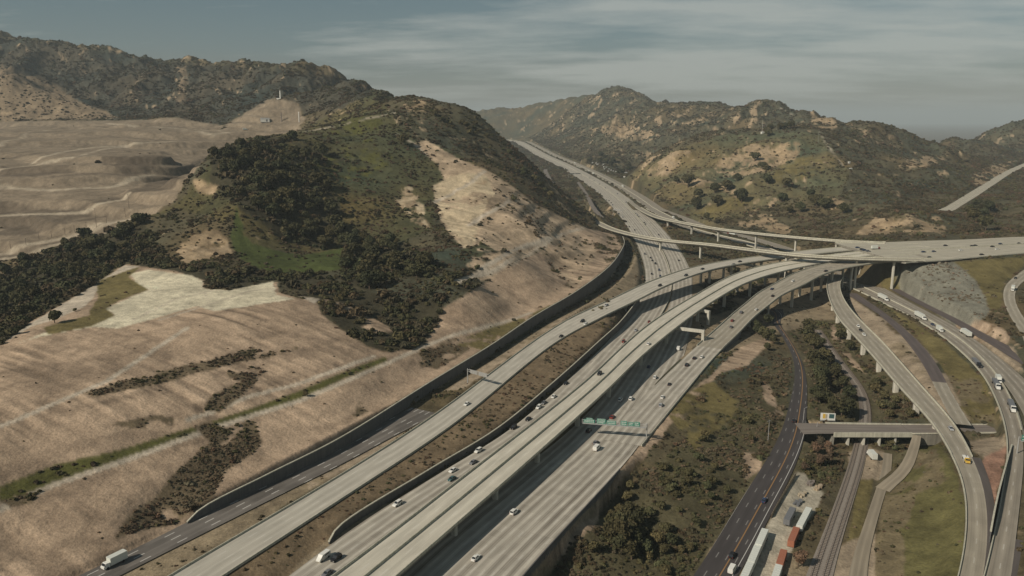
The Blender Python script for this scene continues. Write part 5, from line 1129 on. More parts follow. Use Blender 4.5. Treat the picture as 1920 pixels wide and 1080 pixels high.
# billboard
pb = hit(1551, 796); z0 = ground(pb[0], pb[1]); top = at_d(1551, 774, pb[1]); hb = top[2] - z0; root = empty('billboard', (pb[0], pb[1], z0), R(-8)); tag(root, 'small colourful billboard standing in front of the valley trees', 'billboard')
MB().box(0, 0, hb - 2.1, 7.6, .3, 3.8).obj('panel', MAT['white_paint'], root); m = MB().box(-2.0, -.18, hb - 1.9, 1.3, .05, 2.6).obj('orange_patch', MAT['yellow_paint'], root); MB().box(-.8, -.18, hb - 2.0, .9, .05, 2.4).obj('tan_patch', MAT['tan_paint'], root); MB().box(1.9, -.18, hb - 1.8, 2.6, .05, 2.4).obj('teal_patch', MAT['teal_paint'], root); MB().box(0, -.35, hb - 4.2, 7.8, .8, .12).obj('walkway', MAT['sign_back'], root)
for x in (-2.4, 2.4): MB().tube((x, .2, -.5), (x, .2, hb - .3), .16, n=8).obj('post', MAT['steel'], root)
def pole_sign(u, v, h, label):
    p = hit(u, v); root = empty('warning_sign', tuple(p), R(10)); tag(root, label, 'road sign'); MB().tube((0, 0, -.3), (0, 0, h), .06, n=6).obj('post', MAT['galvanised'], root); MB().add([(0, -.08, h - 1.6), (.85, -.08, h - .75), (0, -.08, h + .1), (-.85, -.08, h - .75), (0, -.02, h - 1.6), (.85, -.02, h - .75), (0, -.02, h + .1), (-.85, -.02, h - .75)], [(0, 1, 2, 3), (7, 6, 5, 4), (0, 4, 5, 1), (1, 5, 6, 2), (2, 6, 7, 3), (3, 7, 4, 0)]).obj('sign_plate', MAT['sign_yellow'], root)
pole_sign(1522, 812, 3.0, 'yellow diamond warning sign at the junction by the overpass')
def utility_pole(u, v, h, label, group=None, arm=2.4, rz=.5, lamp=False, mat='creosote'):
    p = hit(u, v)
    if p is None: return
    root = empty('lamp_post' if lamp else 'utility_pole', tuple(p), rz); tag(root, label, 'street lamp' if lamp else 'utility pole', group); MB().tube((0, 0, -.8), (0, 0, h), .2, .12, 8).obj('pole', MAT[mat], root)
    if lamp: MB().tube((0, 0, h - .1), (arm, 0, h + .3), .07, n=6).obj('arm', MAT[mat], root); MB().box(arm, 0, h + .28, .9, .35, .16).obj('lamp_head', MAT['sign_back'], root)
    else:
        MB().box(0, 0, h - .6, arm, .14, .16).obj('crossarm', MAT[mat], root)
        for x in (-1, 0, 1): MB().tube((x * arm * .45, 0, h - .5), (x * arm * .45, 0, h - .2), .05, n=6).obj('insulator', MAT['sign_back'], root)
utility_pole(181, 426, 19, 'tallest wooden pole at the edge of the landfill road'); utility_pole(242, 391, 15, 'slender pole on the landfill above the forked track'); utility_pole(235, 407, 9, 'short pole with crossarm at the end of the landfill road')
for u, v in ((20, 466), (49, 460), (73, 449), (97, 446), (122, 441), (140, 436), (162, 429), (200, 418)): utility_pole(u, v, 7, 'thin short pole in the line along the landfill road', 'poles along the landfill road', 1.2)
utility_pole(1429, 248, 24, 'white mast on the green crest of the far hill', mat='white_paint'); utility_pole(1456, 245, 18, 'shorter pole by the row of oaks on the crest', mat='sign_back'); utility_pole(1534, 268, 26, 'pole at the top of the straight hill track', mat='sign_back'); utility_pole(1322, 410, 14, 'thin pole on the green slope above the flyover', mat='sign_back'); utility_pole(1225, 303, 24, 'tall pole in the far gully', mat='sign_back')
utility_pole(1440, 826, 11, 'pole beside the asphalt road opposite the junction', mat='sign_back'); utility_pole(1530, 822, 9, 'lamp post at the junction by the overpass', lamp=True, arm=3, mat='galvanised'); utility_pole(1506, 792, 8, 'lamp post on the inner corner of the junction', lamp=True, arm=2, mat='galvanised')
p = hit(526, 186)
if p is not None: tag(MB().tube((p[0], p[1], p[2] - 1), (p[0], p[1], p[2] + 17), 1.7, 1.3, 10).tube((p[0], p[1], p[2] + 17), (p[0], p[1], p[2] + 19), .5, n=8).box(p[0] - 5, p[1], p[2] + 1, 6, 3, 2.5).obj('white_tower', MAT['white_paint']), 'small white tower on top of the bare mound', 'tower')
for u, v, h, lab in ((528, 228, 16, 'dark post before the bare mound'), (561, 229, 18, 'pale post at the far side of the bare mound')):
    p = hit(u, v)
    if p is not None: tag(MB().tube((p[0], p[1], p[2] - 1), (p[0], p[1], p[2] + h), .9, .8, 8).box(p[0], p[1], p[2] + h, 3, .4, .5).obj('tall_post', MAT['steel' if u < 540 else 'white_paint']), lab, 'post')
# small buildings
def hut(u, v, w, d_, h, mat, label, roof='sign_back', rz=.3):
    p = hit(u, v)
    if p is None: return
    root = empty('shed', tuple(p), rz); tag(root, label, 'building'); MB().box(0, 0, h / 2 - .5, w, d_, h + 1).obj('wall', MAT[mat], root); MB().add([(-w / 2 - .3, -d_ / 2 - .3, h), (w / 2 + .3, -d_ / 2 - .3, h), (w / 2 + .3, d_ / 2 + .3, h), (-w / 2 - .3, d_ / 2 + .3, h), (-w / 2 - .3, 0, h + d_ * .22), (w / 2 + .3, 0, h + d_ * .22)], [(3, 2, 1, 0), (0, 1, 5, 4), (2, 3, 4, 5), (1, 2, 5), (3, 0, 4)]).obj('roof', MAT[roof], root); MB().box(w * .2, -d_ / 2 - .02, h * .4, w * .18, .08, h * .8).obj('door', MAT['grey_paint'], root)
hut(497, 228, 16, 8, 5, 'white_paint', 'pale low building at the foot of the bare mound'); hut(1430, 250, 7, 4, 2.4, 'white_paint', 'white hut at the base of the mast on the green crest', 'white_paint'); hut(1592, 306, 3.5, 2.5, 2.4, 'white_paint', 'upper white hut on the slope beyond the hill track', 'white_paint'); hut(1595, 318, 4, 2.5, 2, 'white_paint', 'lower white hut on the slope beyond the hill track', 'white_paint')
# outrigger bents carrying the raised carriageway
def bent(u0, v0, u1, v1, z, du, dv, label):
    a, b = at_z(u0, v0, z), at_z(u1, v1, z); th = math.atan2(b[1] - a[1], b[0] - a[0]); L_ = math.hypot(b[0] - a[0], b[1] - a[1]); c = (a + b) / 2; root = empty('outrigger_bent', (c[0], c[1], 0), th); tag(root, label, 'bridge support', 'outrigger bents')
    MB().box(0, 0, z - 1.0, L_, 2.0, 2.0).obj('crossbeam', MAT['column_concrete'], root); g = ground(b[0], b[1]) - 1; MB().box(L_ / 2 - .9, 0, (z - 2 + g) / 2, 1.8, 1.7, z - 2 - g).obj('column', MAT['column_concrete'], root)
bent(1262, 612, 1321, 619, 9.6, 0, 0, 'pale concrete bent reaching out from the raised carriageway, nearer one'); bent(1300, 576, 1331, 583, 10.4, 0, 0, 'pale concrete bent reaching out from the raised carriageway, farther one')
# ------------------------------------------------------------------ vehicles (x forward, wheels on z = 0)
def sect(x, w, zb, zm, zt, k=.9): return [(x, -w * .96, zb), (x, -w, zm), (x, -w * k, zt), (x, w * k, zt), (x, w, zm), (x, w * .96, zb)]
PARTS = {}
def define(kind, L, W, body, glass, roof, wheels, wr, extra=()):
    P = []; m = MB(); m.loft([sect(*b) for b in body])
    if roof:
        (a0, a1, wa, za), (b0, b1, wb, zb_) = glass; t = .05
        m.add([(b0 - .04, -wb - .03, zb_), (b1 + .04, -wb - .03, zb_), (b1 + .04, wb + .03, zb_), (b0 - .04, wb + .03, zb_), (b0 + .08, -wb + .08, zb_ + .07), (b1 - .08, -wb + .08, zb_ + .07), (b1 - .08, wb - .08, zb_ + .07), (b0 + .08, wb - .08, zb_ + .07)], [(3, 2, 1, 0), (4, 5, 6, 7), (0, 1, 5, 4), (1, 2, 6, 5), (2, 3, 7, 6), (3, 0, 4, 7)])
        for sx_, tx_ in ((a0, b0), (a1, b1), ((a0 + a1) / 2, (b0 + b1) / 2)):
            for sd in (-1, 1): m.tube((sx_, sd * (wa + .01), za - .03), (tx_, sd * (wb + .01), zb_ + .02), .045, n=4)
    P.append(('body', m, None))
    if glass:
        (a0, a1, wa, za), (b0, b1, wb, zb_) = glass; g = MB().loft([[(a0, -wa, za - .05), (a1, -wa, za - .05), (a1, wa, za - .05), (a0, wa, za - .05)], [(b0, -wb, zb_), (b1, -wb, zb_), (b1, wb, zb_), (b0, wb, zb_)]]); P.append(('windows', g, 'glass'))
    for nm, mm, mat in extra: P.append((nm, mm, mat))
    for x in wheels:
        for sd in (-1, 1): P.append(('wheel', MB().tube((x, sd * (W / 2 - .24), wr), (x, sd * (W / 2 + .015), wr), wr, n=12).tube((x, sd * (W / 2 + .01), wr), (x, sd * (W / 2 + .03), wr), wr * .55, n=8), 'tyre'))
    z0 = .62 if W < 2.2 else .9
    for sd in (-1, 1): P.append(('headlight', MB().box(L / 2 - .02, sd * W * .36, z0, .1, .34, .16), 'lamp')); P.append(('tail_light', MB().box(-L / 2 + .02, sd * W * .38, z0 + .14, .1, .26, .2), 'tail_lamp'))
    out = []
    for nm, mm, mat in P: o = mm.obj(nm, MAT[mat or 'white_paint'], link=False); out.append((nm, o.data, mat))
    far = MB()
    for nm, mm, mat in P:
        mi = 0 if mat is None else 1 if mat in ('glass', 'tyre', 'black_paint') else 2 if mat in ('lamp', 'white_paint', 'container_white') else 3
        if nm in ('headlight', 'tail_light'): continue
        far.add(mm.V, mm.F, mi)
    fo = far.obj(kind, [MAT['white_paint'], MAT['glass'], MAT['container_white'], MAT['grey_paint']], link=False); PARTS[kind] = (out, fo.data)
def car_body(L, W, hood, belt, tail): w = W / 2; h = L / 2; return [(-h, w * .86, .36, .6, tail - .1, .85), (-h + .25, w * .97, .28, .62, tail), (-h * .45, w, .25, .64, belt), (h * .22, w, .25, .64, belt - .02), (h * .55, w * .98, .25, .62, hood), (h - .3, w * .93, .28, .58, hood - .12), (h, w * .8, .36, .52, hood - .28, .85)]
define('sedan', 4.7, 1.84, car_body(4.7, 1.84, .86, .95, .98), ((-1.75, 1.05, .8, .95), (-1.1, .3, .62, 1.42)), True, (-1.42, 1.42), .33)
define('suv', 4.8, 1.95, car_body(4.8, 1.95, 1.02, 1.1, 1.12), ((-2.25, 1.0, .86, 1.1), (-2.0, .35, .7, 1.72)), True, (-1.45, 1.45), .38)
define('pickup', 5.7, 2.0, [(-2.85, .96, .5, .75, 1.05), (-2.7, 1.0, .4, .75, 1.12), (-.5, 1.0, .4, .75, 1.12), (1.0, 1.0, .4, .75, 1.12), (1.2, 1.0, .4, .75, 1.08), (2.5, .97, .42, .7, 1.0), (2.85, .86, .5, .65, .8)], ((-.7, 1.25, .86, 1.12), (-.5, .6, .7, 1.75)), True, (-1.75, 1.75), .4, [('bed', MB().box(-1.75, 0, 1.13, 1.9, 1.6, .05), 'black_paint')])
define('van', 5.8, 2.05, [(-2.9, .98, .45, .9, 2.3, .92), (1.2, 1.02, .4, .9, 2.35, .9), (1.9, 1.0, .4, .85, 1.6, .88), (2.6, .95, .42, .8, 1.1), (2.9, .85, .5, .7, .9)], ((.6, 2.05, .93, 1.3), (.75, 1.45, .84, 2.0)), False, (-1.8, 1.9), .37, [('side_window', MB().box(-.9, 0, 1.75, 2.2, 2.02, .4), 'glass')])
define('box_truck', 8.4, 2.45, [(2.0, 1.1, .6, 1.1, 2.2, .94), (3.2, 1.12, .55, 1.1, 2.3, .9), (3.7, 1.1, .5, 1.05, 1.6, .9), (4.2, 1.0, .55, .9, 1.35)], ((2.9, 3.95, 1.04, 1.5), (3.0, 3.45, .95, 2.2)), True, (-2.6, 2.9), .48, [('cargo_box', MB().box(-1.25, 0, 2.2, 6.2, 2.45, 2.7), 'container_white'), ('chassis', MB().box(-.8, 0, .7, 7, 1.0, .3), 'black_paint')])
SEMI = [(4.9, 1.15, .7, 1.2, 3.1, .94), (6.3, 1.18, .6, 1.2, 3.2, .9), (6.8, 1.15, .55, 1.2, 2.1, .9), (8.3, 1.0, .55, 1.1, 1.75)]
define('semi_truck', 16.6, 2.55, SEMI, ((6.0, 7.15, 1.08, 2.0), (6.1, 6.5, .98, 2.95)), False, (-6.6, -5.4, 3.6, 4.6, 7.4), .5, [('trailer', MB().box(-2.0, 0, 2.6, 13.0, 2.55, 2.8), 'container_white'), ('chassis', MB().box(.4, 0, .95, 15, .9, .3), 'black_paint')])
define('flatbed_truck', 16.6, 2.55, SEMI, ((6.0, 7.15, 1.08, 2.0), (6.1, 6.5, .98, 2.95)), False, (-6.6, -5.4, 3.6, 4.6, 7.4), .5, [('trailer', MB().box(-2.0, 0, 1.9, 13.0, 2.5, 1.4), 'grey_paint'), ('chassis', MB().box(.4, 0, .95, 15, .9, .3), 'black_paint')])
define('tow_truck', 7.4, 2.3, [(1.0, 1.05, .55, 1.0, 2.0, .92), (2.2, 1.08, .5, 1.0, 2.05, .9), (2.6, 1.05, .5, 1.0, 1.45), (3.7, .95, .55, .9, 1.2)], ((1.7, 2.9, 1.0, 1.4), (1.8, 2.3, .9, 1.95)), True, (-2.2, 2.6), .45, [('bed', MB().box(-1.4, 0, 1.05, 4.7, 2.25, .3).box(-.2, 0, 1.5, .5, 2.0, .9), 'white_paint'), ('boom', MB().tube((-.3, 0, 1.4), (-3.3, 0, 2.2), .14, n=6), 'steel')])
define('camper', 7.2, 2.4, [(-3.6, 1.1, .5, 1.2, 2.9, .95), (-3.4, 1.2, .45, 1.2, 3.0, .95), (3.2, 1.2, .45, 1.2, 3.0, .95), (3.6, 1.1, .5, 1.2, 2.7, .95)], None, False, (-1.9, 2.3), .42, [('side_window', MB().box(.3, 0, 1.9, 3.4, 2.43, .6), 'glass')])
COLS = {'white': 'white_paint', 'black': 'black_paint', 'silver': 'silver_paint', 'grey': 'grey_paint', 'red': 'red_paint', 'blue': 'blue_paint', 'teal': 'teal_paint', 'yellow': 'yellow_paint', 'tan': 'tan_paint'}
KNAME = {'sedan': 'car', 'suv': 'car', 'pickup': 'pickup_truck', 'van': 'van', 'box_truck': 'box_truck', 'semi_truck': 'semi_truck', 'flatbed_truck': 'semi_truck', 'tow_truck': 'tow_truck', 'camper': 'camper'}
CAT = {'car': 'car', 'pickup_truck': 'pickup', 'van': 'van', 'box_truck': 'truck', 'semi_truck': 'truck', 'tow_truck': 'truck', 'camper': 'camper'}
def vehicle(x, y, z, th, kind, col, label, group, near=True, pitch=0.0):
    parts, fm = PARTS[kind]; nm = KNAME[kind]
    if not near:
        o = bpy.data.objects.new(nm, fm); COL.objects.link(o); o.location = (x, y, z); o.rotation_euler = (0, -pitch, th); tag(o, label, CAT[nm], group); o.material_slots[0].link = 'OBJECT'; o.material_slots[0].material = MAT[COLS[col]]; return o
    e = empty(nm, (x, y, z)); e.rotation_euler = (0, -pitch, th); tag(e, label, CAT[nm], group)
    for pn, me, mat in parts:
        o = bpy.data.objects.new(pn, me); COL.objects.link(o); o.parent = e
        if mat is None: o.material_slots[0].link = 'OBJECT'; o.material_slots[0].material = MAT[COLS[col]]
    return e
DZ = {'A': .12, 'B': .1, 'F': .05, 'Tb': .02, 'J': .05, 'K1': .06, 'L': .05, 'M': .05}
def on_road(key, u, v, kind, col, label, group, dirn, near=True):
    r = RB[key]; h = .7; z = None; i, p = station(r, u, v)
    for _ in range(4):
        p = at_z(u, v, r.z[i] + h); i = int(np.argmin(np.hypot(r.c[:, 0] - p[0], r.c[:, 1] - p[1])))
    j = min(max(i, 1), len(r.z) - 2); t = r.t[j]; th = math.atan2(t[1], t[0]) + (math.pi if dirn < 0 else 0); lat = float((p[:2] - r.c[j]) @ r.n[j]); lat = max(-r.hw[j] + 1.2, min(r.hw[j] - 1.2, lat)); al = float((p[:2] - r.c[j]) @ t)
    q = r.c[j] + r.n[j] * lat + t * max(-6, min(6, al)); zz = np.interp(r.s[j] + max(-6, min(6, al)), r.s, r.z); pt = math.atan2(r.z[j + 1] - r.z[j - 1], r.s[j + 1] - r.s[j - 1]) * (1 if dirn > 0 else -1)
    return vehicle(float(q[0]), float(q[1]), float(zz) + DZ.get(key, 0.004) + .01, th, kind, col, label, group, near, pt)
GA, GB, GC, GD, GE = 'traffic on the old road', 'traffic on the pale carriageway', 'traffic on the freeway beside the dark wall', 'traffic on the raised carriageways', 'traffic on the freeway under the green sign'
for key, u, v, kind, col, label, grp, dirn in (
 ('A', 214, 1056, 'box_truck', 'white', 'large white box truck on the old asphalt road below the dirt slope', GA, -1),
 ('B', 875, 757, 'sedan', 'white', 'white car alone on the pale carriageway past the cantilever sign', GB, -1), ('B', 1052, 630, 'sedan', 'black', 'dark car on the pale carriageway where it starts to climb', GB, -1),
 ('B', 1092, 602, 'suv', 'black', 'dark car just ahead of a white one at the start of the curved ramp', GB, -1), ('B', 1098, 607, 'sedan', 'white', 'white car right beside a dark one at the start of the curved ramp', GB, -1), ('B', 1137, 572, 'sedan', 'silver', 'grey car on the curved ramp behind the dark and white pair', GB, -1),
 ('B', 1237, 535, 'suv', 'black', 'dark car on the curved ramp above the freeway', GB, -1), ('B', 1286, 516, 'suv', 'black', 'dark car on the curved ramp past the freeway median', GB, -1), ('B', 1317, 504, 'sedan', 'black', 'dark car higher on the curved ramp over the columns', GB, -1), ('B', 1378, 496, 'sedan', 'grey', 'grey car of the pair near the top of the curved ramp', GB, -1), ('B', 1387, 490, 'sedan', 'black', 'dark car of the pair near the top of the curved ramp', GB, -1),
 ('C', 606, 1045, 'van', 'white', 'white van beside a black car at the near end of the freeway', GC, -1), ('C', 630, 1046, 'suv', 'black', 'black car beside the white van at the near end of the freeway', GC, -1), ('C', 613, 1074, 'sedan', 'grey', 'grey car nearest the camera on the freeway behind the white van', GC, -1), ('C', 745, 944, 'suv', 'white', 'white car alone between the low wall and the raised carriageway', GC, -1),
 ('C', 847, 897, 'sedan', 'teal', 'dark teal car close to the raised carriageway', GC, -1), ('C', 849, 881, 'sedan', 'white', 'white car just beyond the teal car', GC, -1), ('C', 887, 866, 'sedan', 'grey', 'silver grey car close to the raised carriageway beyond the teal one', GC, -1), ('C', 887, 842, 'suv', 'white', 'white car farther out, level with the silver grey one', GC, -1),
 ('C', 958, 800, 'suv', 'black', 'black car near the low dark wall in the middle of the freeway', GC, -1), ('C', 990, 785, 'sedan', 'black', 'black car beyond the one near the low wall', GC, -1), ('C', 1010, 753, 'sedan', 'grey', 'dark grey car followed closely by a white one', GC, -1), ('C', 1010, 763, 'suv', 'white', 'white car close to the dark grey one', GC, -1), ('C', 1038, 743, 'sedan', 'white', 'white car beyond the grey and white pair', GC, -1),
 ('C', 1061, 718, 'sedan', 'black', 'black car beside the raised carriageway before the ramp shadow', GC, -1), ('C', 1169, 640, 'suv', 'red', 'dark red car near the end of the low dark wall', GC, -1), ('C', 1192, 619, 'sedan', 'silver', 'silver car past the end of the low dark wall', GC, -1), ('C', 1217, 603, 'sedan', 'red', 'small red car about to pass below the curved ramp', GC, -1),
 ('D', 1124, 700, 'suv', 'black', 'dark car on the raised carriageway nearer the camera', GD, -1), ('D', 1216, 644, 'sedan', 'white', 'white car on the raised carriageway by the outrigger bents', GD, 1),
 ('E', 892, 1045, 'sedan', 'white', 'white car nearest the camera on the outer freeway', GE, 1), ('E', 964, 959, 'suv', 'white', 'white car alone well below the green sign', GE, 1), ('E', 1119, 840, 'van', 'white', 'white van just below the green sign', GE, 1), ('E', 1117, 829, 'sedan', 'grey', 'dark grey car just ahead of the white van under the sign', GE, 1), ('E', 1104, 807, 'suv', 'black', 'black car in the shadow of the raised carriageway at the sign', GE, 1),
 ('E', 1148, 781, 'sedan', 'red', 'dark red car just beyond the green sign', GE, 1), ('E', 1163, 749, 'suv', 'white', 'white car at the edge of the long shadow', GE, 1), ('E', 1183, 747, 'suv', 'white', 'white car in the sunlit lane beside the one at the shadow edge', GE, 1), ('E', 1242, 744, 'sedan', 'white', 'white car in the outer lanes ahead of a silver one', GE, 1), ('E', 1245, 760, 'suv', 'silver', 'silver car in the outermost lane', GE, 1),
 ('E', 1228, 707, 'suv', 'white', 'white car in the middle lanes beyond the green sign', GE, 1), ('E', 1255, 720, 'sedan', 'black', 'black car in the lanes that split towards the ramp', GE, 1), ('E', 1216, 687, 'sedan', 'blue', 'dark blue car inside the shadow of the raised carriageway', GE, 1), ('E', 1272, 654, 'van', 'white', 'white van heading below the outrigger bents', GE, 1),
 ('F', 1288, 684, 'suv', 'black', 'large black car where the outer ramp splits off', 'traffic on the outer ramp', 1), ('F', 1302, 671, 'sedan', 'black', 'black car beside a white one on the outer ramp', 'traffic on the outer ramp', 1), ('F', 1316, 669, 'sedan', 'white', 'white car beside a black one on the outer ramp', 'traffic on the outer ramp', 1), ('F', 1371, 613, 'sedan', 'grey', 'grey car on the outer ramp as it begins to rise', 'traffic on the outer ramp', 1), ('F', 1373, 601, 'sedan', 'red', 'red car on the outer ramp beside the parapet', 'traffic on the outer ramp', 1), ('F', 1390, 586, 'suv', 'grey', 'dark grey car on the climbing outer ramp beyond the red one', 'traffic on the outer ramp', 1), ('F', 1418, 580, 'sedan', 'white', 'white car on the climbing outer ramp', 'traffic on the outer ramp', 1), ('F', 1449, 555, 'sedan', 'black', 'black car midway up the outer ramp', 'traffic on the outer ramp', 1), ('F', 1448, 541, 'sedan', 'blue', 'dark blue car midway up the outer ramp near the inner parapet', 'traffic on the outer ramp', 1), ('F', 1487, 526, 'sedan', 'white', 'white car near the top of the outer ramp', 'traffic on the outer ramp', 1), ('F', 1549, 507, 'sedan', 'black', 'black car at the top of the outer ramp by the flyover column', 'traffic on the outer ramp', 1),
 ('K1', 1609, 611, 'sedan', 'white', 'first white car of the three together on the white columned ramp', 'traffic on the white columned ramp', 1), ('K1', 1614, 619, 'sedan', 'black', 'dark car between two white ones on the white columned ramp', 'traffic on the white columned ramp', 1), ('K1', 1620, 627, 'sedan', 'white', 'last white car of the three together on the white columned ramp', 'traffic on the white columned ramp', 1), ('K1', 1783, 803, 'sedan', 'silver', 'silver car where the ramp crosses the local road', 'traffic on the white columned ramp', 1), ('K1', 1812, 862, 'tow_truck', 'yellow', 'yellow and white tow truck on the ramp below the local road', 'traffic on the white columned ramp', 1),
 ('Ta', 1656, 560, 'semi_truck', 'white', 'white semi truck just out of the shadow of the interchange', 'trucks on the truck road', 1), ('Ta', 1726, 595, 'semi_truck', 'white', 'white semi truck in the middle of the truck convoy', 'trucks on the truck road', 1), ('Ta', 1762, 619, 'box_truck', 'white', 'white box truck behind a dark car on the truck road', 'trucks on the truck road', 1), ('Ta', 1749, 608, 'sedan', 'blue', 'dark blue car just in front of the middle convoy truck', 'cars on the truck road', 1), ('Ta', 1831, 682, 'flatbed_truck', 'black', 'dark flatbed truck with a grey load on the truck road', 'trucks on the truck road', 1), ('Ta', 1868, 722, 'flatbed_truck', 'white', 'white cab with a dark trailer, beside another white truck', 'trucks on the truck road', 1), ('Ta', 1877, 714, 'box_truck', 'white', 'short white truck passing the one with the dark trailer', 'trucks on the truck road', 1), ('Ta', 1904, 764, 'flatbed_truck', 'white', 'white cab pulling a grey trailer near the edge of view', 'trucks on the truck road', 1),
 ('Tb', 1810, 626, 'semi_truck', 'white', 'white semi trailer on the outer truck carriageway beside the tan terraces', 'trucks on the truck road', -1), ('L', 1899, 543, 'box_truck', 'white', 'white truck on the curved loop ramp', 'traffic on the loop ramp', 1), ('L', 1904, 521, 'sedan', 'black', 'dark car on the loop ramp behind the white truck', 'traffic on the loop ramp', 1),
 ('M', 1489, 788, 'sedan', 'black', 'black car on the dark road at the junction', 'traffic on the dark asphalt road', 1), ('M', 1433, 937, 'sedan', 'blue', 'dark blue car in the middle of the dark asphalt road', 'traffic on the dark asphalt road', 1), ('M', 1373, 1040, 'suv', 'black', 'black car beside the orange line near the bottom of view', 'traffic on the dark asphalt road', 1), ('M', 1373, 1067, 'van', 'white', 'white van next to the trailers on the dark asphalt road', 'traffic on the dark asphalt road', 1)):
    on_road(key, u, v, kind, col, label, grp, dirn)
# far traffic: small, one mesh each
rs = random.Random(9)
def many(key, s, label, grp, dirn, kinds, cols):
    for w in s.split(): u, v = (float(q) for q in w.split(',')); on_road(key, u, v, rs.choice(kinds), rs.choice(cols), label, grp, dirn, False)
CK, DK = ('sedan', 'suv', 'sedan'), ('black', 'black', 'grey', 'blue')
many('J', '1522,473 1527,470 1546,470 1570,470 1578,469 1597,468 1608,464', 'dark car among the ramps joining below the rocky bluff', 'dark cars where the ramps join', 1, CK, DK)
many('J', '1732,472 1751,471 1773,460 1823,461 1829,460 1861,462 1876,457 1841,477 1744,483 1911,456', 'dark car on the wide elevated freeway past the bluff', 'dark cars on the elevated freeway', 1, CK, DK)
many('J', '1802,469 1870,467', 'white car on the wide elevated freeway past the bluff', 'white cars on the elevated freeway', 1, CK, ('white',)); many('J', '1642,466', 'red truck on the elevated freeway below the bluff', 'trucks on the elevated freeway', 1, ('box_truck',), ('red',))
many('C', '1209,476 1220,483 1223,488 1229,494 1236,506 1222,513 1238,517 1180,425 1190,431', 'dark car on the freeway between the two curved ramps', 'dark cars between the ramps', -1, CK, DK)
many('E', '1273,488 1251,461 1235,440 1209,420 1208,417 1195,403', 'dark car on the outgoing freeway near the flyovers', 'dark cars by the flyovers', 1, CK, DK)
many('C', '1093,345 1088,340 1101,350 1108,353 1113,357 1117,357 1122,360 1126,363 1137,375 1142,376 1149,384 1154,401 1160,400 1168,407', 'dark car in the stream coming down the valley freeway', 'dark cars coming down the valley', -1, CK, DK); many('C', '1020,296 1050,312 1072,328 1060,316 1128,368 1146,380', 'dark car in the stream coming down the valley freeway', 'dark cars coming down the valley', -1, CK, DK)
many('E', '1104,334 1111,339 1122,345 1158,363 1174,379 1187,388 1191,400 1195,406 1135,352', 'dark car in the stream going up the valley freeway', 'dark cars going up the valley', 1, CK, DK)
many('Ta', '1028,286 1098,322 1110,326', 'white semi truck far up the valley', 'distant white trucks', -1, ('semi_truck',), ('white',)); many('Tb', '1156,350 1067,306', 'white semi truck far up the valley', 'distant white trucks', 1, ('semi_truck',), ('white',)); many('Ta', '1269,409', 'white box truck just short of the farther flyover', None, 1, ('box_truck',), ('white',)); many('Tb', '1327,430', 'white semi truck seen below the farther flyover', None, -1, ('semi_truck',), ('white',)); many('Tb', '1358,440', 'white truck with a red cab between the two flyovers', None, -1, ('semi_truck',), ('red',))
def parked(u, v, kind, col, label, grp, rz, near=False):
    p = hit(u, v)
    if p is not None: vehicle(p[0], p[1], p[2] + .05, rz, kind, col, label, grp, near)
for u, v in ((1112, 306), (1118, 307), (1121, 309), (1132, 309), (1133, 314), (1138, 315), (1142, 318), (1146, 320), (1150, 322), (1156, 323), (1160, 325), (1163, 324), (1171, 320), (1174, 325), (1172, 333), (1140, 322), (1135, 318), (1127, 312)): parked(u, v, rs.choice(('camper', 'camper', 'van', 'box_truck')), rs.choice(('white', 'white', 'silver')), 'white vehicle parked in the crowded lot in the far gully', 'vehicles in the far gully lot', rs.uniform(0, 3))
parked(460, 244, 'box_truck', 'white', 'white truck on the landfill track before the bare mound', None, .4); parked(1634, 858, 'box_truck', 'white', 'white railway service truck parked below the overpass', None, 1.5, True)
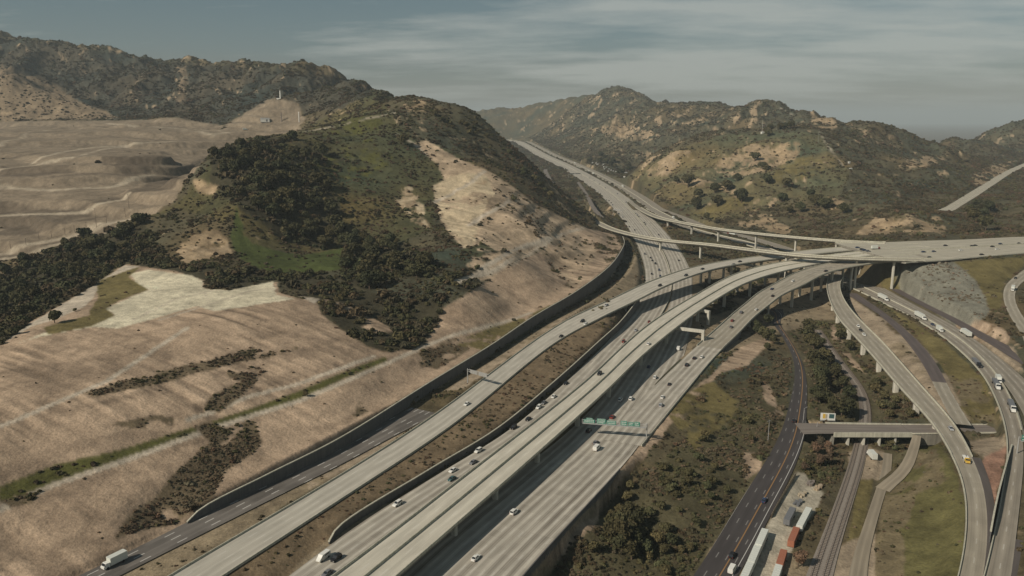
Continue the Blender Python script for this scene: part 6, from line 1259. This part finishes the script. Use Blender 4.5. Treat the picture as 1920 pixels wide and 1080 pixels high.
# ------------------------------------------------------------------ sky, sun, air, camera
def world():
    w = bpy.data.worlds.new('World'); SC.world = w; w.use_nodes = True; t = NT(w); N, L = t.N, t.L
    sky = N.new('ShaderNodeTexSky'); sky.sky_type = 'NISHITA'; sky.sun_disc = False; sky.sun_elevation = SUN_EL; sky.air_density = 1.0; sky.dust_density = 1.0; sky.ozone_density = 1.6; sky.altitude = 300
    sx, sy = -SUN_TRAVEL[0], -SUN_TRAVEL[1]; sky.sun_rotation = math.atan2(sx, sy)
    g = N.new('ShaderNodeTexCoord').outputs['Generated']; sp = N.new('ShaderNodeSeparateXYZ'); L.new(g, sp.inputs[0]); x, y, z = sp.outputs
    # thin high cirrus on a flat layer: project the view direction on a plane far overhead
    zz = t.math('MAXIMUM', z, .012); px = t.math('DIVIDE', x, t.math('ADD', zz, .10)); py = t.math('DIVIDE', y, t.math('ADD', zz, .10))
    c = t.comb(t.math('ADD', t.math('MULTIPLY', px, .55), t.math('MULTIPLY', py, .12)), t.math('MULTIPLY', py, .55), 0.0)
    n0 = t.noise(c, .9, 3, .5); mp = t.n('ShaderNodeMapping'); L.new(c, mp.inputs[0]); mp.inputs['Rotation'].default_value = (0, 0, R(14)); mp.inputs['Scale'].default_value = (.9, 1.7, 1); n1 = t.noise(mp.outputs[0], 1.15, 7, .62)
    f = t.math('ADD', t.math('MULTIPLY', n1, .78), t.math('MULTIPLY', n0, .40)); side = t.ramp(x, -.42, .12, -.09, .045); cov = t.ramp(t.math('ADD', f, side), .52, .70, 0, 1)
    cov = t.math('MULTIPLY', cov, t.ramp(z, -.01, .04, .2, .64), clamp=True); cov = t.math('MULTIPLY', cov, t.ramp(z, .25, .5, 1, .1), clamp=True)  # second factor thins the clouds overhead, out of view, to lower sky fill
    hsv = N.new('ShaderNodeHueSaturation'); hsv.inputs['Saturation'].default_value = SKY_SAT; hsv.inputs['Hue'].default_value = .47; L.new(sky.outputs[0], hsv.inputs['Color'])
    col = t.mix(cov, hsv.outputs[0], CLOUD); bg_ = N.new('ShaderNodeBackground'); bg_.inputs['Strength'].default_value = SKY_STR; L.new(col, bg_.inputs[0]); o = N.new('ShaderNodeOutputWorld'); L.new(bg_.outputs[0], o.inputs[0])
SKY_SAT, SKY_STR, CLOUD = .88, .05, (11.8, 12.2, 11.2)
world()
sun = bpy.data.lights.new('sun', 'SUN'); sun.energy = 5.0; sun.angle = R(.5); sun.color = (1.0, .895, .765); so = bpy.data.objects.new('sun', sun); COL.objects.link(so)
d = Vector((SUN_TRAVEL[0], SUN_TRAVEL[1], -math.tan(SUN_EL))).normalized(); so.rotation_euler = d.to_track_quat('-Z', 'Y').to_euler(); so.location = (-300, -200, 500)
HAZE = 7.5e-5
def haze():
    m = bpy.data.materials.new('air'); m.use_nodes = True; t = m.node_tree; t.nodes.clear(); v = t.nodes.new('ShaderNodeVolumePrincipled'); o = t.nodes.new('ShaderNodeOutputMaterial'); t.links.new(v.outputs[0], o.inputs['Volume'])
    v.inputs['Color'].default_value = (.76, .87, .89, 1); v.inputs['Density'].default_value = HAZE; v.inputs['Anisotropy'].default_value = 0.0
    b = MB().box(0, 0, 235, 92000, 92000, 570).obj('haze', m); tag(b, 'pale blue haze in the valley air', 'haze', kind='stuff')
haze()
cam = bpy.data.cameras.new('camera'); co = bpy.data.objects.new('camera', cam); COL.objects.link(co); co.location = (0, 0, CH); co.rotation_euler = (R(90) - PITCH, 0, 0)
cam.sensor_width = 36; cam.lens = 36 * FPX / 1920; cam.clip_start = 1; cam.clip_end = 120000; SC.camera = co
SC.render.resolution_x, SC.render.resolution_y = 1024, 576
SC.view_settings.view_transform = 'Standard'; SC.view_settings.look = 'None'; SC.view_settings.exposure = -0.32; SC.view_settings.gamma = 1; SC.view_settings.use_curve_mapping = False
SC.cycles.volume_bounces = 0; SC.cycles.max_bounces = 5; SC.cycles.diffuse_bounces = 3; SC.cycles.transparent_max_bounces = 8; SC.cycles.caustics_reflective = False; SC.cycles.caustics_refractive = False
SC.cycles.use_denoising = True
